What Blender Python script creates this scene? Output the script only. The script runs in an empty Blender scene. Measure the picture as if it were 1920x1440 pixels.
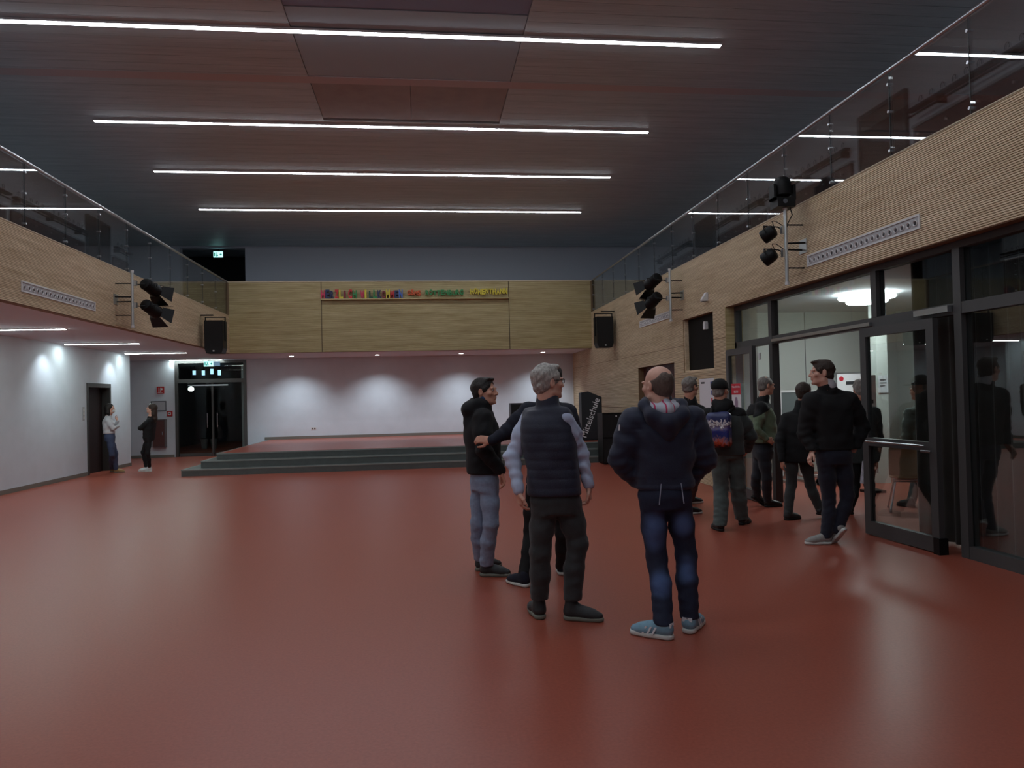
import bpy, math, random
import numpy as np
from mathutils import Matrix, Vector
random.seed(7); rng = np.random.default_rng(7)
S = bpy.context.scene; COL = S.collection
R_ = math.radians
# ---------------------------------------------------------------- camera, world, exposure
FPX, YAW, PITCH, ROLL, EYE = 1382.6, 0.1192, 0.0178, -0.0229, 1.63
def cam_axes():
    cy, sy, cp, sp = math.cos(YAW), math.sin(YAW), math.cos(PITCH), math.sin(PITCH)
    f = np.array([sy*cp, cy*cp, sp]); r = np.array([cy, -sy, 0.]); u = np.cross(r, f)
    c, s = math.cos(ROLL), math.sin(ROLL)
    return r*c+u*s, -r*s+u*c, f
CR, CU, CF = cam_axes()
cd = bpy.data.cameras.new('camera'); cam = bpy.data.objects.new('camera', cd); COL.objects.link(cam)
cd.sensor_width = 36; cd.lens = FPX/1920*36; cd.clip_start = .05; cd.clip_end = 200
M4 = Matrix.Identity(4)
for i in range(3):
    M4[i][0] = CR[i]; M4[i][1] = CU[i]; M4[i][2] = -CF[i]
M4[2][3] = EYE
cam.matrix_world = M4
S.camera = cam
w = bpy.data.worlds.new('world'); S.world = w; w.use_nodes = True
w.node_tree.nodes['Background'].inputs[0].default_value = (.010, .012, .016, 1)
w.node_tree.nodes['Background'].inputs[1].default_value = .3
S.view_settings.view_transform = 'Standard'; S.view_settings.look = 'None'
S.view_settings.gamma = 1; S.view_settings.use_curve_mapping = False
S.view_settings.exposure = 0.1
STRIP, SOFFIT_STRIP, SPOT, RING = 28, 60, 20, 24        # light strengths
S.cycles.max_bounces = 7; S.cycles.diffuse_bounces = 3; S.cycles.glossy_bounces = 3
S.cycles.transparent_max_bounces = 16; S.cycles.transmission_bounces = 4
S.cycles.sample_clamp_indirect = 4; S.cycles.caustics_reflective = False; S.cycles.caustics_refractive = False

def at(px, py, Y):
    """the point at depth Y seen at that pixel of the 1920x1440 photograph"""
    d = CR*(px-960)/FPX - CU*(py-720)/FPX + CF
    t = Y/d[1]
    return np.array([d[0]*t, Y, EYE+d[2]*t])
# ---------------------------------------------------------------- helpers
def lin(c):
    return tuple(((x/12.92) if x <= .04045 else ((x+.055)/1.055)**2.4) for x in [v/255 for v in c])
MATS = {}
def mat(name, rgb, rough=.6, metal=0., var=0., vscale=8., bump=0., bscale=60., stretch=(1, 1, 1), spec=.5, emit=0., sheen=0., rgb2=None):
    if name in MATS: return MATS[name]
    m = bpy.data.materials.new(name); m.use_nodes = True; MATS[name] = m
    nt = m.node_tree; b = nt.nodes['Principled BSDF']; c = lin(rgb)
    b.inputs['Base Color'].default_value = (*c, 1); b.inputs['Roughness'].default_value = rough
    b.inputs['Metallic'].default_value = metal; b.inputs['Specular IOR Level'].default_value = spec
    if sheen: b.inputs['Sheen Weight'].default_value = sheen
    if emit:
        b.inputs['Emission Color'].default_value = (*c, 1); b.inputs['Emission Strength'].default_value = emit
    if var or bump:
        tc = nt.nodes.new('ShaderNodeTexCoord'); mp = nt.nodes.new('ShaderNodeMapping'); mp.inputs['Scale'].default_value = stretch
        nt.links.new(tc.outputs['Object'], mp.inputs[0])
    if var:
        n = nt.nodes.new('ShaderNodeTexNoise'); n.inputs['Scale'].default_value = vscale; n.inputs['Detail'].default_value = 5
        nt.links.new(mp.outputs[0], n.inputs['Vector'])
        cr = nt.nodes.new('ShaderNodeValToRGB'); e = cr.color_ramp.elements
        c2 = lin(rgb2) if rgb2 else tuple(min(1, x*(1+var)) for x in c)
        c1 = tuple(x*(1-var) for x in c)
        e[0].position = .3; e[0].color = (*c1, 1); e[1].position = .7; e[1].color = (*c2, 1)
        nt.links.new(n.outputs['Fac'], cr.inputs[0]); nt.links.new(cr.outputs[0], b.inputs['Base Color'])
    if bump:
        n2 = nt.nodes.new('ShaderNodeTexNoise'); n2.inputs['Scale'].default_value = bscale; n2.inputs['Detail'].default_value = 3
        bp = nt.nodes.new('ShaderNodeBump'); bp.inputs['Strength'].default_value = bump; bp.inputs['Distance'].default_value = .01
        nt.links.new(mp.outputs[0], n2.inputs['Vector']); nt.links.new(n2.outputs['Fac'], bp.inputs['Height']); nt.links.new(bp.outputs[0], b.inputs['Normal'])
    return m
class MB:
    def __init__(s): s.v = []; s.f = []; s.mi = []; s.m = 0
    def add(s, vs, fs):
        o = len(s.v); s.v += [tuple(v) for v in vs]; s.f += [tuple(i+o for i in f) for f in fs]; s.mi += [s.m]*len(fs); return s
    def box(s, x0, x1, y0, y1, z0, z1, M=None):
        x0, x1 = sorted((x0, x1)); y0, y1 = sorted((y0, y1)); z0, z1 = sorted((z0, z1))
        vs = [(x, y, z) for x in (x0, x1) for y in (y0, y1) for z in (z0, z1)]
        if M is not None: vs = [M @ Vector(v) for v in vs]
        return s.add(vs, [(0, 1, 3, 2), (4, 6, 7, 5), (0, 4, 5, 1), (2, 3, 7, 6), (0, 2, 6, 4), (1, 5, 7, 3)])
    def cyl(s, a, b, r0, r1=None, n=12, cap=True):
        a, b = Vector(a), Vector(b); r1 = r0 if r1 is None else r1
        d = (b-a).normalized(); t = Vector((0, 0, 1)) if abs(d.z) < .9 else Vector((1, 0, 0))
        u = d.cross(t).normalized(); v = d.cross(u)
        P = [a+(u*math.cos(2*math.pi*i/n)+v*math.sin(2*math.pi*i/n))*r0 for i in range(n)] + [b+(u*math.cos(2*math.pi*i/n)+v*math.sin(2*math.pi*i/n))*r1 for i in range(n)]
        F = [(i, i+n, (i+1) % n+n, (i+1) % n) for i in range(n)]
        if cap: F += [tuple(range(n)), tuple(reversed(range(n, 2*n)))]
        return s.add(P, F)
    def tube(s, pts, r, n=8):
        for a, b in zip(pts[:-1], pts[1:]): s.cyl(a, b, r, r, n)
        return s
    def lathe(s, c, axis, prof, n=20):
        """prof: list of (distance along axis, radius)"""
        c = Vector(c); d = Vector(axis).normalized(); t = Vector((0, 0, 1)) if abs(d.z) < .9 else Vector((1, 0, 0))
        u = d.cross(t).normalized(); v = d.cross(u); P = []; F = []
        for h, r in prof:
            P += [c+d*h+(u*math.cos(2*math.pi*i/n)+v*math.sin(2*math.pi*i/n))*r for i in range(n)]
        for k in range(len(prof)-1):
            F += [(k*n+i, (k+1)*n+i, (k+1)*n+(i+1) % n, k*n+(i+1) % n) for i in range(n)]
        F += [tuple(range(n)), tuple(reversed(range((len(prof)-1)*n, len(prof)*n)))]
        return s.add(P, F)
    def prism(s, poly, y0, y1, M=None):
        """polygon in (x,z), extruded along y"""
        n = len(poly); vs = [(x, y0, z) for x, z in poly]+[(x, y1, z) for x, z in poly]
        if M is not None: vs = [M @ Vector(v) for v in vs]
        return s.add(vs, [tuple(range(n)), tuple(reversed(range(n, 2*n)))]+[(i, i+n, (i+1) % n+n, (i+1) % n) for i in range(n)])
    def mesh(s, name):
        me = bpy.data.meshes.new(name); me.from_pydata(s.v, [], s.f)
        import bmesh
        b = bmesh.new(); b.from_mesh(me); bmesh.ops.recalc_face_normals(b, faces=b.faces); b.to_mesh(me); b.free()
        return me
    def build(s, name, m, parent=None, smooth=False, kind=None, loc=None):
        me = s.mesh(name)
        ms = m if isinstance(m, (list, tuple)) else [m]
        for q in ms: me.materials.append(q)
        if len(ms) > 1: me.polygons.foreach_set('material_index', s.mi)
        if smooth:
            me.polygons.foreach_set('use_smooth', [True]*len(me.polygons))
            try: me.set_sharp_from_angle(angle=R_(40))
            except Exception: pass
        o = bpy.data.objects.new(name, me); COL.objects.link(o)
        if parent: o.parent = parent
        if kind: o['kind'] = kind
        if loc is not None: o.location = loc
        return o
def thing(name, label, cat, loc=(0, 0, 0), rz=0, group=None):
    o = bpy.data.objects.new(name, None); COL.objects.link(o); o.empty_display_size = .1
    o.location = loc; o.rotation_euler = (0, 0, rz); o['label'] = label; o['category'] = cat
    if group: o['group'] = group
    return o
def tag(o, label, cat, group=None):
    o['label'] = label; o['category'] = cat
    if group: o['group'] = group
    return o
def struct(name, mb, m, parent=None, **k):
    o = mb.build(name, m, parent, **k)
    if parent is None: o['kind'] = 'structure'
    return o
def copy_tree(o, label, loc, rz=None, group=None):
    r = o.copy(); COL.objects.link(r); r.location = loc; r['label'] = label
    if rz is not None: r.rotation_euler = (0, 0, rz)
    if group: r['group'] = group
    for c in list(o.children):
        d = c.copy(); COL.objects.link(d); d.parent = r
        for g in list(c.children):
            e = g.copy(); COL.objects.link(e); e.parent = d
    return r
def wall_with_holes(mb, plane, p0, p1, a0, a1, z0, z1, holes):
    """wall slab; plane 'x' spans y=a, plane 'y' spans x=a; holes are (a0,a1,z0,z1)"""
    As = sorted({a0, a1, *[h[0] for h in holes], *[h[1] for h in holes]}); As = [a for a in As if a0 <= a <= a1]
    for u, v in zip(As[:-1], As[1:]):
        hs = sorted([(h[2], h[3]) for h in holes if h[0] < (u+v)/2 < h[1]]); z = z0
        for h0, h1 in hs+[(z1, z1)]:
            if h0 > z+1e-6:
                if plane == 'x': mb.box(p0, p1, u, v, z, h0)
                else: mb.box(u, v, p0, p1, z, h0)
            z = max(z, h1)
    return mb
def text_mesh(txt, size, depth, bold=0.):
    cu = bpy.data.curves.new('txt', 'FONT'); cu.body = txt; cu.size = size; cu.extrude = depth/2; cu.offset = bold; cu.resolution_u = 3
    o = bpy.data.objects.new('txt', cu); COL.objects.link(o)
    me = bpy.data.meshes.new_from_object(o); bpy.data.objects.remove(o)
    return me
def text_obj(name, txt, size, m, mtx, parent=None, depth=.004, width=None, height=None, bold=0.):
    me = text_mesh(txt, size, depth, bold)
    co = np.zeros(len(me.vertices)*3); me.vertices.foreach_get('co', co); co = co.reshape(-1, 3)
    mn, mx = co.min(0), co.max(0)
    co[:, 0] -= mn[0]; co[:, 1] -= mn[1]
    if width: co[:, 0] *= width/(mx[0]-mn[0])
    if height: co[:, 1] *= height/(mx[1]-mn[1])
    me.vertices.foreach_set('co', co.ravel()); me.materials.clear(); me.materials.append(m)
    me.transform(mtx)
    o = bpy.data.objects.new(name, me); COL.objects.link(o)
    if parent: o.parent = parent
    return o
def frame(o, x, y, z):
    """matrix with origin o and columns x,y,z"""
    m = Matrix.Identity(4)
    for i in range(3): m[i][0] = x[i]; m[i][1] = y[i]; m[i][2] = z[i]; m[i][3] = o[i]
    return m
# ---------------------------------------------------------------- materials
WHITE = mat('painted_wall', (208, 217, 228), .75, var=.03, vscale=3, bump=.15, bscale=180)
SOFF = mat('soffit_paint', (206, 208, 214), .8)
GREYW = mat('gallery_wall_paint', (206, 212, 222), .8)
DARKM = mat('anthracite_metal', (72, 72, 72), .45)
BLACK = mat('black_plastic', (9, 9, 10), .5, spec=.3)
BLACKM = mat('black_metal', (13, 13, 14), .5, spec=.3)
STEEL = mat('brushed_steel', (190, 192, 196), .28, 1.)
PIPE = mat('aluminium_pipe', (196, 200, 200), .35, .85)
VENTW = mat('white_vent_metal', (214, 214, 214), .45)
HOLE = mat('nozzle_shadow', (52, 52, 56), .7)
SKIRT = mat('grey_skirting', (118, 116, 110), .6)
DREDD = mat('dark_red_board', (66, 26, 24), .5, var=.15, vscale=3, stretch=(1, .4, 4))
BROWN = mat('dark_brown_door', (52, 34, 30), .5, var=.2, vscale=3, stretch=(6, 6, .5))
STAGE_RISER = mat('stage_riser_grey', (82, 88, 86), .5, var=.1, vscale=6)
STAGE_NOSE = mat('stage_nosing', (128, 134, 130), .5)
CURT = mat('dark_brown_curtain', (50, 44, 40), .9, var=.15, vscale=5, sheen=.2)
WOODL = mat('pale_wood_shell', (150, 112, 78), .45, var=.12, vscale=6, stretch=(1, 1, .2))
PAPER = mat('white_paper', (225, 225, 230), .7)
REDP = mat('red_print', (196, 40, 58), .6)
def floor_mat():
    m = mat('red_linoleum', (156, 80, 63), .33, bump=.04, bscale=90, spec=.42)
    nt = m.node_tree; b = nt.nodes['Principled BSDF']; tc = nt.nodes.new('ShaderNodeTexCoord')
    n = nt.nodes.new('ShaderNodeTexNoise'); n.inputs['Scale'].default_value = 55; n.inputs['Detail'].default_value = 3
    mx = nt.nodes.new('ShaderNodeMix'); mx.data_type = 'RGBA'; mx.inputs['A'].default_value = (*lin((140, 68, 54)), 1); mx.inputs['B'].default_value = (*lin((172, 92, 73)), 1)
    nt.links.new(tc.outputs['Object'], n.inputs['Vector']); nt.links.new(n.outputs['Fac'], mx.inputs['Factor']); nt.links.new(mx.outputs['Result'], b.inputs['Base Color'])
    return m
FLOOR = floor_mat()
def wood(name, c1, c2, along):
    """pale slatted pine with long streaks along x or y"""
    m = bpy.data.materials.new(name); m.use_nodes = True; nt = m.node_tree; b = nt.nodes['Principled BSDF']
    tc = nt.nodes.new('ShaderNodeTexCoord'); out = []
    for sc, k in ((1.1, 22), (.35, 5)):
        mp = nt.nodes.new('ShaderNodeMapping'); mp.inputs['Scale'].default_value = ((sc, k, k) if along == 'x' else (k, sc, k))
        n = nt.nodes.new('ShaderNodeTexNoise'); n.inputs['Scale'].default_value = 1.6; n.inputs['Detail'].default_value = 6; n.inputs['Roughness'].default_value = .65
        nt.links.new(tc.outputs['Object'], mp.inputs[0]); nt.links.new(mp.outputs[0], n.inputs['Vector']); out.append(n)
    ad = nt.nodes.new('ShaderNodeMath'); ad.operation = 'ADD'; nt.links.new(out[0].outputs['Fac'], ad.inputs[0]); nt.links.new(out[1].outputs['Fac'], ad.inputs[1])
    mr = nt.nodes.new('ShaderNodeMapRange'); mr.inputs[1].default_value = .72; mr.inputs[2].default_value = 1.28; nt.links.new(ad.outputs[0], mr.inputs[0])
    mx = nt.nodes.new('ShaderNodeMix'); mx.data_type = 'RGBA'; mx.inputs['A'].default_value = (*lin(c1), 1); mx.inputs['B'].default_value = (*lin(c2), 1)
    nt.links.new(mr.outputs[0], mx.inputs['Factor']); nt.links.new(mx.outputs['Result'], b.inputs['Base Color'])
    b.inputs['Roughness'].default_value = .55
    return m
WOODX = wood('pine_slats_crosswise', (168, 148, 98), (222, 208, 160), 'x')
WOODY = wood('pine_slats_lengthwise', (194, 170, 134), (240, 222, 190), 'y')
CEILM = wood('grey_brown_ceiling_boards', (168, 184, 189), (196, 208, 212), 'x')
CEILP = mat('smooth_grey_ceiling_panel', (168, 192, 206), .6)
CEILB = mat('brown_ceiling_hatch', (158, 152, 150), .6, var=.08, vscale=4)
def glass_mat(name, tint, refl, rough=0.0):
    m = bpy.data.materials.new(name); m.use_nodes = True; nt = m.node_tree; nt.nodes.remove(nt.nodes['Principled BSDF'])
    o = nt.nodes['Material Output']; t = nt.nodes.new('ShaderNodeBsdfTransparent'); t.inputs[0].default_value = (*tint, 1)
    g = nt.nodes.new('ShaderNodeBsdfGlossy'); g.inputs['Roughness'].default_value = rough; g.inputs[0].default_value = (1, 1, 1, 1)
    f = nt.nodes.new('ShaderNodeFresnel'); f.inputs[0].default_value = 1.5
    mu = nt.nodes.new('ShaderNodeMath'); mu.operation = 'MULTIPLY'; mu.inputs[1].default_value = refl; mu.use_clamp = True
    mx = nt.nodes.new('ShaderNodeMixShader'); nt.links.new(f.outputs[0], mu.inputs[0]); nt.links.new(mu.outputs[0], mx.inputs[0])
    nt.links.new(t.outputs[0], mx.inputs[1]); nt.links.new(g.outputs[0], mx.inputs[2]); nt.links.new(mx.outputs[0], o.inputs[0])
    return m
GLASS = glass_mat('clear_glass', (.92, .95, .95), .7)
GLASSD = glass_mat('door_glass', (.88, .92, .91), .3)
def emit_mat(name, rgb, s):
    m = bpy.data.materials.new(name); m.use_nodes = True; nt = m.node_tree; nt.nodes.remove(nt.nodes['Principled BSDF'])
    e = nt.nodes.new('ShaderNodeEmission'); e.inputs[0].default_value = (*rgb, 1); e.inputs[1].default_value = s
    nt.links.new(e.outputs[0], nt.nodes['Material Output'].inputs[0]); return m
E_STRIP = emit_mat('ceiling_strip_light', (.86, .92, 1.), STRIP)
E_SOFF = emit_mat('soffit_strip_light', (.86, 1., .96), SOFFIT_STRIP)
E_SPOT = emit_mat('downlight_disc', (1., .96, .92), SPOT)
E_RING = emit_mat('round_lamp_glow', (.9, 1., 1.), RING)
E_EXIT = emit_mat('exit_sign_glow', (.42, .95, .92), 1.7)
E_EXITD = emit_mat('exit_sign_dark_side', (.18, .30, .42), .7)
E_SMALL = emit_mat('small_sign_glow', (.40, .68, .95), 1.6)
E_GLOBE = emit_mat('globe_glow', (.8, 1, .95), 9)
EXITG = emit_mat('exit_pictogram_green', (.02, .30, .2), .5)

# ---------------------------------------------------------------- the room
XL, XF, XR, XG = -7.96, -5.33, 4.94, 5.13
ZS, ZT, ZR, ZG, ZC = 3.03, 4.08, 5.03, 3.85, 6.6
YF, YB, YR, YC, YN = 21.25, 24.1, 11.58, 21.23, -3.0
UL, UR = -7.96, 7.4
struct('floor', MB().box(-10, 12, YN-.2, 34, -.12, 0), FLOOR)
ceil = struct('ceiling', MB().box(-10, 12, YN-.2, 27, ZC+.04, ZC+.3), CEILM)
# ceiling planks: bays split by the light strips; every board runs across the hall
LY = [0.55, 3.7, 6.85, 10.0, 13.43, 16.27, 19.42]
y = YN; k = 0
bw = .262
pl_mesh = {}
while y < 25.5:
    cuts = [(-9.9, 11.9)]
    if 8.9 < y+.1 < 13.15: cuts = [(-9.9, -1.66), (1.46, 11.9)]
    for x0, x1 in cuts:
        b = MB().box(x0, x1, y+.004, y+bw-.004, ZC, ZC+.035)
        b.build('plank', CEILM, ceil)
    y += bw
MB().box(-1.65, 1.45, 9.45, 11.45, ZC+.01, ZC+.035).build('panel', CEILP, ceil)['label'] = 'smooth grey ceiling panel'
MB().box(-1.65, 1.45, 8.9, 9.43, ZC+.015, ZC+.035).build('panel', mat('dark_blue_panel', (134, 146, 176), .6), ceil)['label'] = 'dark bluish ceiling panel'
MB().box(-1.65, -.12, 11.72, 13.15, ZC+.01, ZC+.035).build('panel', CEILB, ceil)['label'] = 'brown ceiling hatch'
MB().box(-.11, 1.45, 11.72, 13.15, ZC+.01, ZC+.035).build('panel', CEILB, ceil)['label'] = 'brown ceiling hatch'
MB().box(-9.9, 11.9, 11.46, 11.7, ZC-.001, ZC+.03).build('reflection_band', mat('reddish_reflection', (190, 180, 182), .6), ceil)['label'] = 'reddish reflection painted as a strip across the ceiling'  # reddish reflection on the ceiling, put into the colour of a thin strip
# walls
struct('wall_left', wall_with_holes(MB(), 'x', XL-.25, XL, YN, YC, 0, ZS, [(18.64, 19.9, -1, 2.16)]), WHITE)
struct('wall_left_return', MB().box(-9.6, XL-.25, YC-.2, YC, 0, ZS), WHITE)
struct('wall_left_alcove', MB().box(-9.8, -9.6, YC-.2, YB, 0, ZS), WHITE)
wb = wall_with_holes(MB(), 'y', YB, YB+.25, -9.8, 12, 0, ZS+.47, [(-7.71, -5.55, -1, 3.0)])
struct('wall_back', wb, WHITE)
struct('wall_back_upper', wall_with_holes(MB(), 'y', YB, YB+.25, -9.8, 12, ZG, ZC+.04, [(-7.5, -5.53, 0, 6.55)]), GREYW)
struct('wall_upper_left', MB().box(UL-.2, UL, YN, YC, ZG, ZC+.03), GREYW)
struct('wall_upper_far_left', MB().box(-9.8, -9.6, YC, YB, ZG, ZC+.03), GREYW)
struct('wall_upper_right', MB().box(UR, UR+.2, YN, YB, ZG, ZC+.03), GREYW)
struct('wall_front', MB().box(-10, 12, YN-.2, YN, 0, ZC+.03), WHITE)
# gallery slabs (their undersides are the low ceilings)
struct('gallery_floor_left', MB().box(-9.8, XF-.1, YN, YB, ZS, ZG), SOFF)
struct('gallery_floor_back', MB().box(XF-.1, XR+.1, YF+.1, YB, ZS, ZG), SOFF)
struct('gallery_floor_right', MB().box(XR+.1, 12, YN, YB, ZS+.17, ZG), SOFF)
# baseboards
struct('baseboard_left', wall_with_holes(MB(), 'x', XL, XL+.015, YN, YC, 0, .085, [(18.6, 19.94, -1, 1)]), SKIRT)
struct('baseboard_back', MB().box(-9.6, -7.75, YB-.015, YB, 0, .085).box(-5.02, XR, YB-.015, YB, .46, .545), SKIRT)
# fascias with fine slats
def slats(mb, plane, p, s, a0, a1, z0, z1, holes=(), pitch=.021):
    """slats proud of plane p towards side s"""
    z = z0
    while z < z1-.004:
        zt = min(z+pitch*.66, z1)
        hs = [h for h in holes if h[2] < (z+zt)/2 < h[3]]
        As = sorted({a0, a1, *[q for h in hs for q in h[:2] if a0 < q < a1]})
        for u, v in zip(As[:-1], As[1:]):
            if any(h[0] < (u+v)/2 < h[1] for h in hs): continue
            if plane == 'x': mb.box(p, p+s*.009, u, v, z, zt)
            else: mb.box(u, v, p, p+s*.009, z, zt)
        z += pitch
    return mb
WBACK_Y = mat('slat_groove_wood', (126, 102, 74), .7); 
fl = struct('wall_fascia_left', MB().box(XF-.12, XF-.009, YN, YF+.1, ZS-.01, ZT-.012), WBACK_Y)
slats(MB(), 'x', XF-.009, 1, YN, YF, ZS, ZT-.015).build('slats', WOODY, fl, kind='stuff')
MB().box(XF-.14, XF+.004, YN, YF+.1, ZT-.012, ZT).build('capping', mat('pale_capping', (196, 182, 156), .5), fl)
fb = struct('wall_fascia_back', MB().box(XF-.1, XR+.12, YF+.009, YF+.12, ZS-.01, ZR-.03), WBACK_Y)
for i, (a, b_) in enumerate(((XF, -2.83), (-2.81, 2.5), (2.52, XR))):
    o = slats(MB(), 'y', YF+.009, -1, a, b_, ZS, ZR-.03 if i != 1 else 4.5).build('slats', WOODX, fb, kind='stuff')
slats(MB(), 'y', YF+.009, -1, -2.81, 2.5, 4.52, ZR-.03).build('slats', WOODX, fb, kind='stuff')
MB().box(XF-.1, XR+.12, YF-.012, YF+.14, ZR-.03, ZR).build('capping', MATS['pale_capping'], fb)
for x in (-2.82, 2.51): MB().box(x-.006, x+.006, YF-.006, YF+.01, ZS, ZR-.03).build('joint_strip', mat('dark_joint', (60, 48, 36), .8), fb)
shelf = tag(MB().box(-2.82, 2.5, YF-.11, YF-.003, 4.49, 4.515).build('letter_shelf', WOODX), 'narrow wooden ledge carrying the coloured letters on the back balcony front', 'shelf')
fr = struct('wall_fascia_right', MB().box(XR+.009, XR+.12, YN, YB, ZS-.01, ZT-.012), WBACK_Y)
slats(MB(), 'x', XR+.009, -1, YN, YF+.05, ZS, ZT-.015).build('slats', WOODY, fr, kind='stuff')
slats(MB(), 'x', XR+.009, -1, YF+.1, YB, ZS, ZT-.015).build('slats', WOODY, fr, kind='stuff')
MB().box(XR-.004, XR+.14, YN, YF+.1, ZT-.012, ZT).build('capping', MATS['pale_capping'], fr)
# wood clad lower right wall: panel rows with joints, window and door openings
HW = (12.11, 13.58, 2.02, 3.03); HD = (14.13, 16.62, -1, 2.24)
wr = struct('wall_right', wall_with_holes(MB(), 'x', XR+.009, XR+.2, YR+.02, YB, 0, ZS, [HW, HD]), WBACK_Y)
rows = [0.0, .70, 1.31, 1.93, 2.54, ZS]
for r0, r1 in zip(rows[:-1], rows[1:]):
    for y0, y1 in ((YR, 14.6), (14.6, 17.6), (17.6, 20.8), (20.8, YB)):
        mb = slats(MB(), 'x', XR+.009, -1, y0+.004, y1-.004, r0+.006, r1-.006, [HW, HD], pitch=.022)
        if mb.v: mb.build('panel', WOODY, wr)
struct('wall_right_reveal', MB().box(XR, XG+.1, YR, YR+.02, 0, ZS), WOODX)
# dark window opening and deep red door niche
wn = struct('window_1', MB().box(XR+.10, XR+.12, HW[0], HW[1], HW[2], HW[3]), mat('night_pane', (12, 11, 11), .6, spec=.15))
MB().box(XR+.02, XR+.10, HW[0], HW[0]+.03, HW[2], HW[3]).box(XR+.02, XR+.10, HW[1]-.03, HW[1], HW[2], HW[3]).box(XR+.02, XR+.10, HW[0]+.03, HW[1]-.03, HW[2], HW[2]+.03).build('window_frame', WOODY, wn)
el = thing('emergency_light', 'small white rounded lamp in the dark wall opening', 'lamp', (XR+.07, 12.62, 2.83))
MB().prism([(-.045, -.07), (.045, -.07), (.045, .03), (.025, .07), (-.025, .07), (-.045, .03)], -.03, .03, Matrix.Rotation(R_(90), 4, 'Z')).build('housing', VENTW, el)
MB().box(-.032, -.03, -.03, .03, -.055, -.02).build('lens', PAPER, el)
d1 = struct('door_1', MB().box(XR+.14, XR+.18, HD[0], HD[1], 0, 2.24), DREDD)
yy = HD[0]+.02
while yy < HD[1]-.1:
    MB().box(XR+.13, XR+.145, yy, yy+.19, .02, 2.2).build('board', DREDD, d1); yy += .205
MB().cyl((XR+.09, 15.3, 1.02), (XR+.09, 15.42, 1.02), .011).cyl((XR+.09, 15.31, 1.02), (XR+.135, 15.31, 1.02), .01).build('handle', STEEL, d1)
# left wall door
d2 = struct('door_2', MB().box(XL-.22, XL-.17, 18.7, 19.84, 0, 2.1), mat('nearly_black_red_door', (30, 14, 14), .5))
MB().box(XL-.24, XL+.02, 18.6, 18.68, 0, 2.2).box(XL-.24, XL+.02, 19.86, 19.94, 0, 2.2).box(XL-.24, XL+.02, 18.68, 19.86, 2.1, 2.2).build('door_frame', DARKM, d2)
MB().cyl((XL-.12, 18.85, 1.05), (XL-.12, 18.98, 1.05), .01).cyl((XL-.12, 18.86, 1.05), (XL-.175, 18.86, 1.05), .009).build('handle', STEEL, d2)
sw = thing('switch_plate', 'small grey switch plate left of the dark door on the white wall', 'switch', (XL, 18.42, 1.47))
MB().box(0, .012, -.04, .04, -.16, .16).build('plate', mat('grey_switch', (168, 170, 176), .5), sw)
for i in range(3): MB().box(.012, .02, -.03, .03, -.13+i*.09, -.06+i*.09).build('rocker', VENTW, sw)
# gallery doors
for nm, x, s, y0, y1, z1 in (('door_3', UR, -1, 10.33, 11.56, 6.19), ('door_4', UR, -1, 17.8, 19.1, 6.17), ('door_5', UL, 1, 18.65, 19.95, 6.25), ('door_6', UR, -1, 2.8, 4.0, 6.19), ('door_7', UL, 1, 9.3, 10.6, 6.25)):
    d = struct(nm, MB().box(x, x+s*.05, y0+.06, y1-.06, ZG, z1-.06), BROWN)
    MB().box(x, x+s*.07, y0, y0+.06, ZG, z1).box(x, x+s*.07, y1-.06, y1, ZG, z1).box(x, x+s*.07, y0+.06, y1-.06, z1-.06, z1).build('door_frame', DARKM, d)
    MB().cyl((x+s*.1, y0+.16, 4.55), (x+s*.1, y0+.3, 4.55), .011).cyl((x+s*.1, y0+.17, 4.55), (x+s*.05, y0+.17, 4.55), .01).build('handle', STEEL, d)
# ---------------------------------------------------------------- stage
st = thing('stage', 'low stage with three long dark steps and red top before the back wall', 'stage')
struct_parts = [(-5.49, 17.5, 0.0, .15), (-5.15, 17.82, .15, .31), (-4.9, 18.22, .31, .452)]
for i, (x, y0, z0, z1) in enumerate(struct_parts):
    MB().box(x, XR-.003, y0, YB-.02, z0, z1).build('step', STAGE_RISER, st)
    MB().box(x-.008, XR-.003, y0-.008, y0+.05, z1-.022, z1+.004).box(x-.008, x+.05, y0+.05, YB-.02, z1-.022, z1+.004).build('nosing', STAGE_NOSE, st)
MB().box(-4.84, XR-.003, 18.28, YB-.02, .452, .46).build('stage_top', FLOOR, st)
sk = thing('wall_socket', 'white wall socket low on the white wall behind the stage', 'socket', (-3.51, YB, .78))
MB().box(-.08, .08, -.012, 0, -.04, .04).build('plate', VENTW, sk)
for q in (-.04, .04): MB().cyl((q, -.013, 0), (q, -.016, 0), .024, n=14).build('outlet', HOLE, sk)
# ---------------------------------------------------------------- glass door to the dark corridor
gd = struct('door_8', MB().box(-7.71, -7.62, YB-.02, YB+.1, 0, 3.0).box(-5.64, -5.55, YB-.02, YB+.1, 0, 3.0).box(-7.62, -5.64, YB-.02, YB+.1, 2.92, 3.0).box(-7.62, -5.64, YB-.02, YB+.1, 2.3, 2.42).box(-6.62, -6.56, YB, YB+.08, 0, 2.3), DARKM)
for x0, x1, z0, z1 in ((-7.61, -5.65, 2.43, 2.91), (-7.61, -6.63, .1, 2.29), (-6.55, -5.65, .1, 2.29)):
    MB().box(x0, x1, YB+.035, YB+.045, z0, z1).build('pane', GLASSD, gd)
MB().box(-7.6, -6.64, YB+.0, YB+.06, 0, .1).box(-6.54, -5.66, YB, YB+.06, 0, .1).build('bottom_rail', DARKM, gd)
for x in (-6.74, -6.44): MB().cyl((x, YB-.05, .9), (x, YB-.05, 1.35), .012).cyl((x, YB-.05, .95), (x, YB+.01, .95), .01).cyl((x, YB-.05, 1.3), (x, YB+.01, 1.3), .01).build('handle', STEEL, gd)
MB().box(-7.3, -6.1, YB-.07, YB-.03, 2.2, 2.24).build('closer_arm', STEEL, gd)
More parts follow.
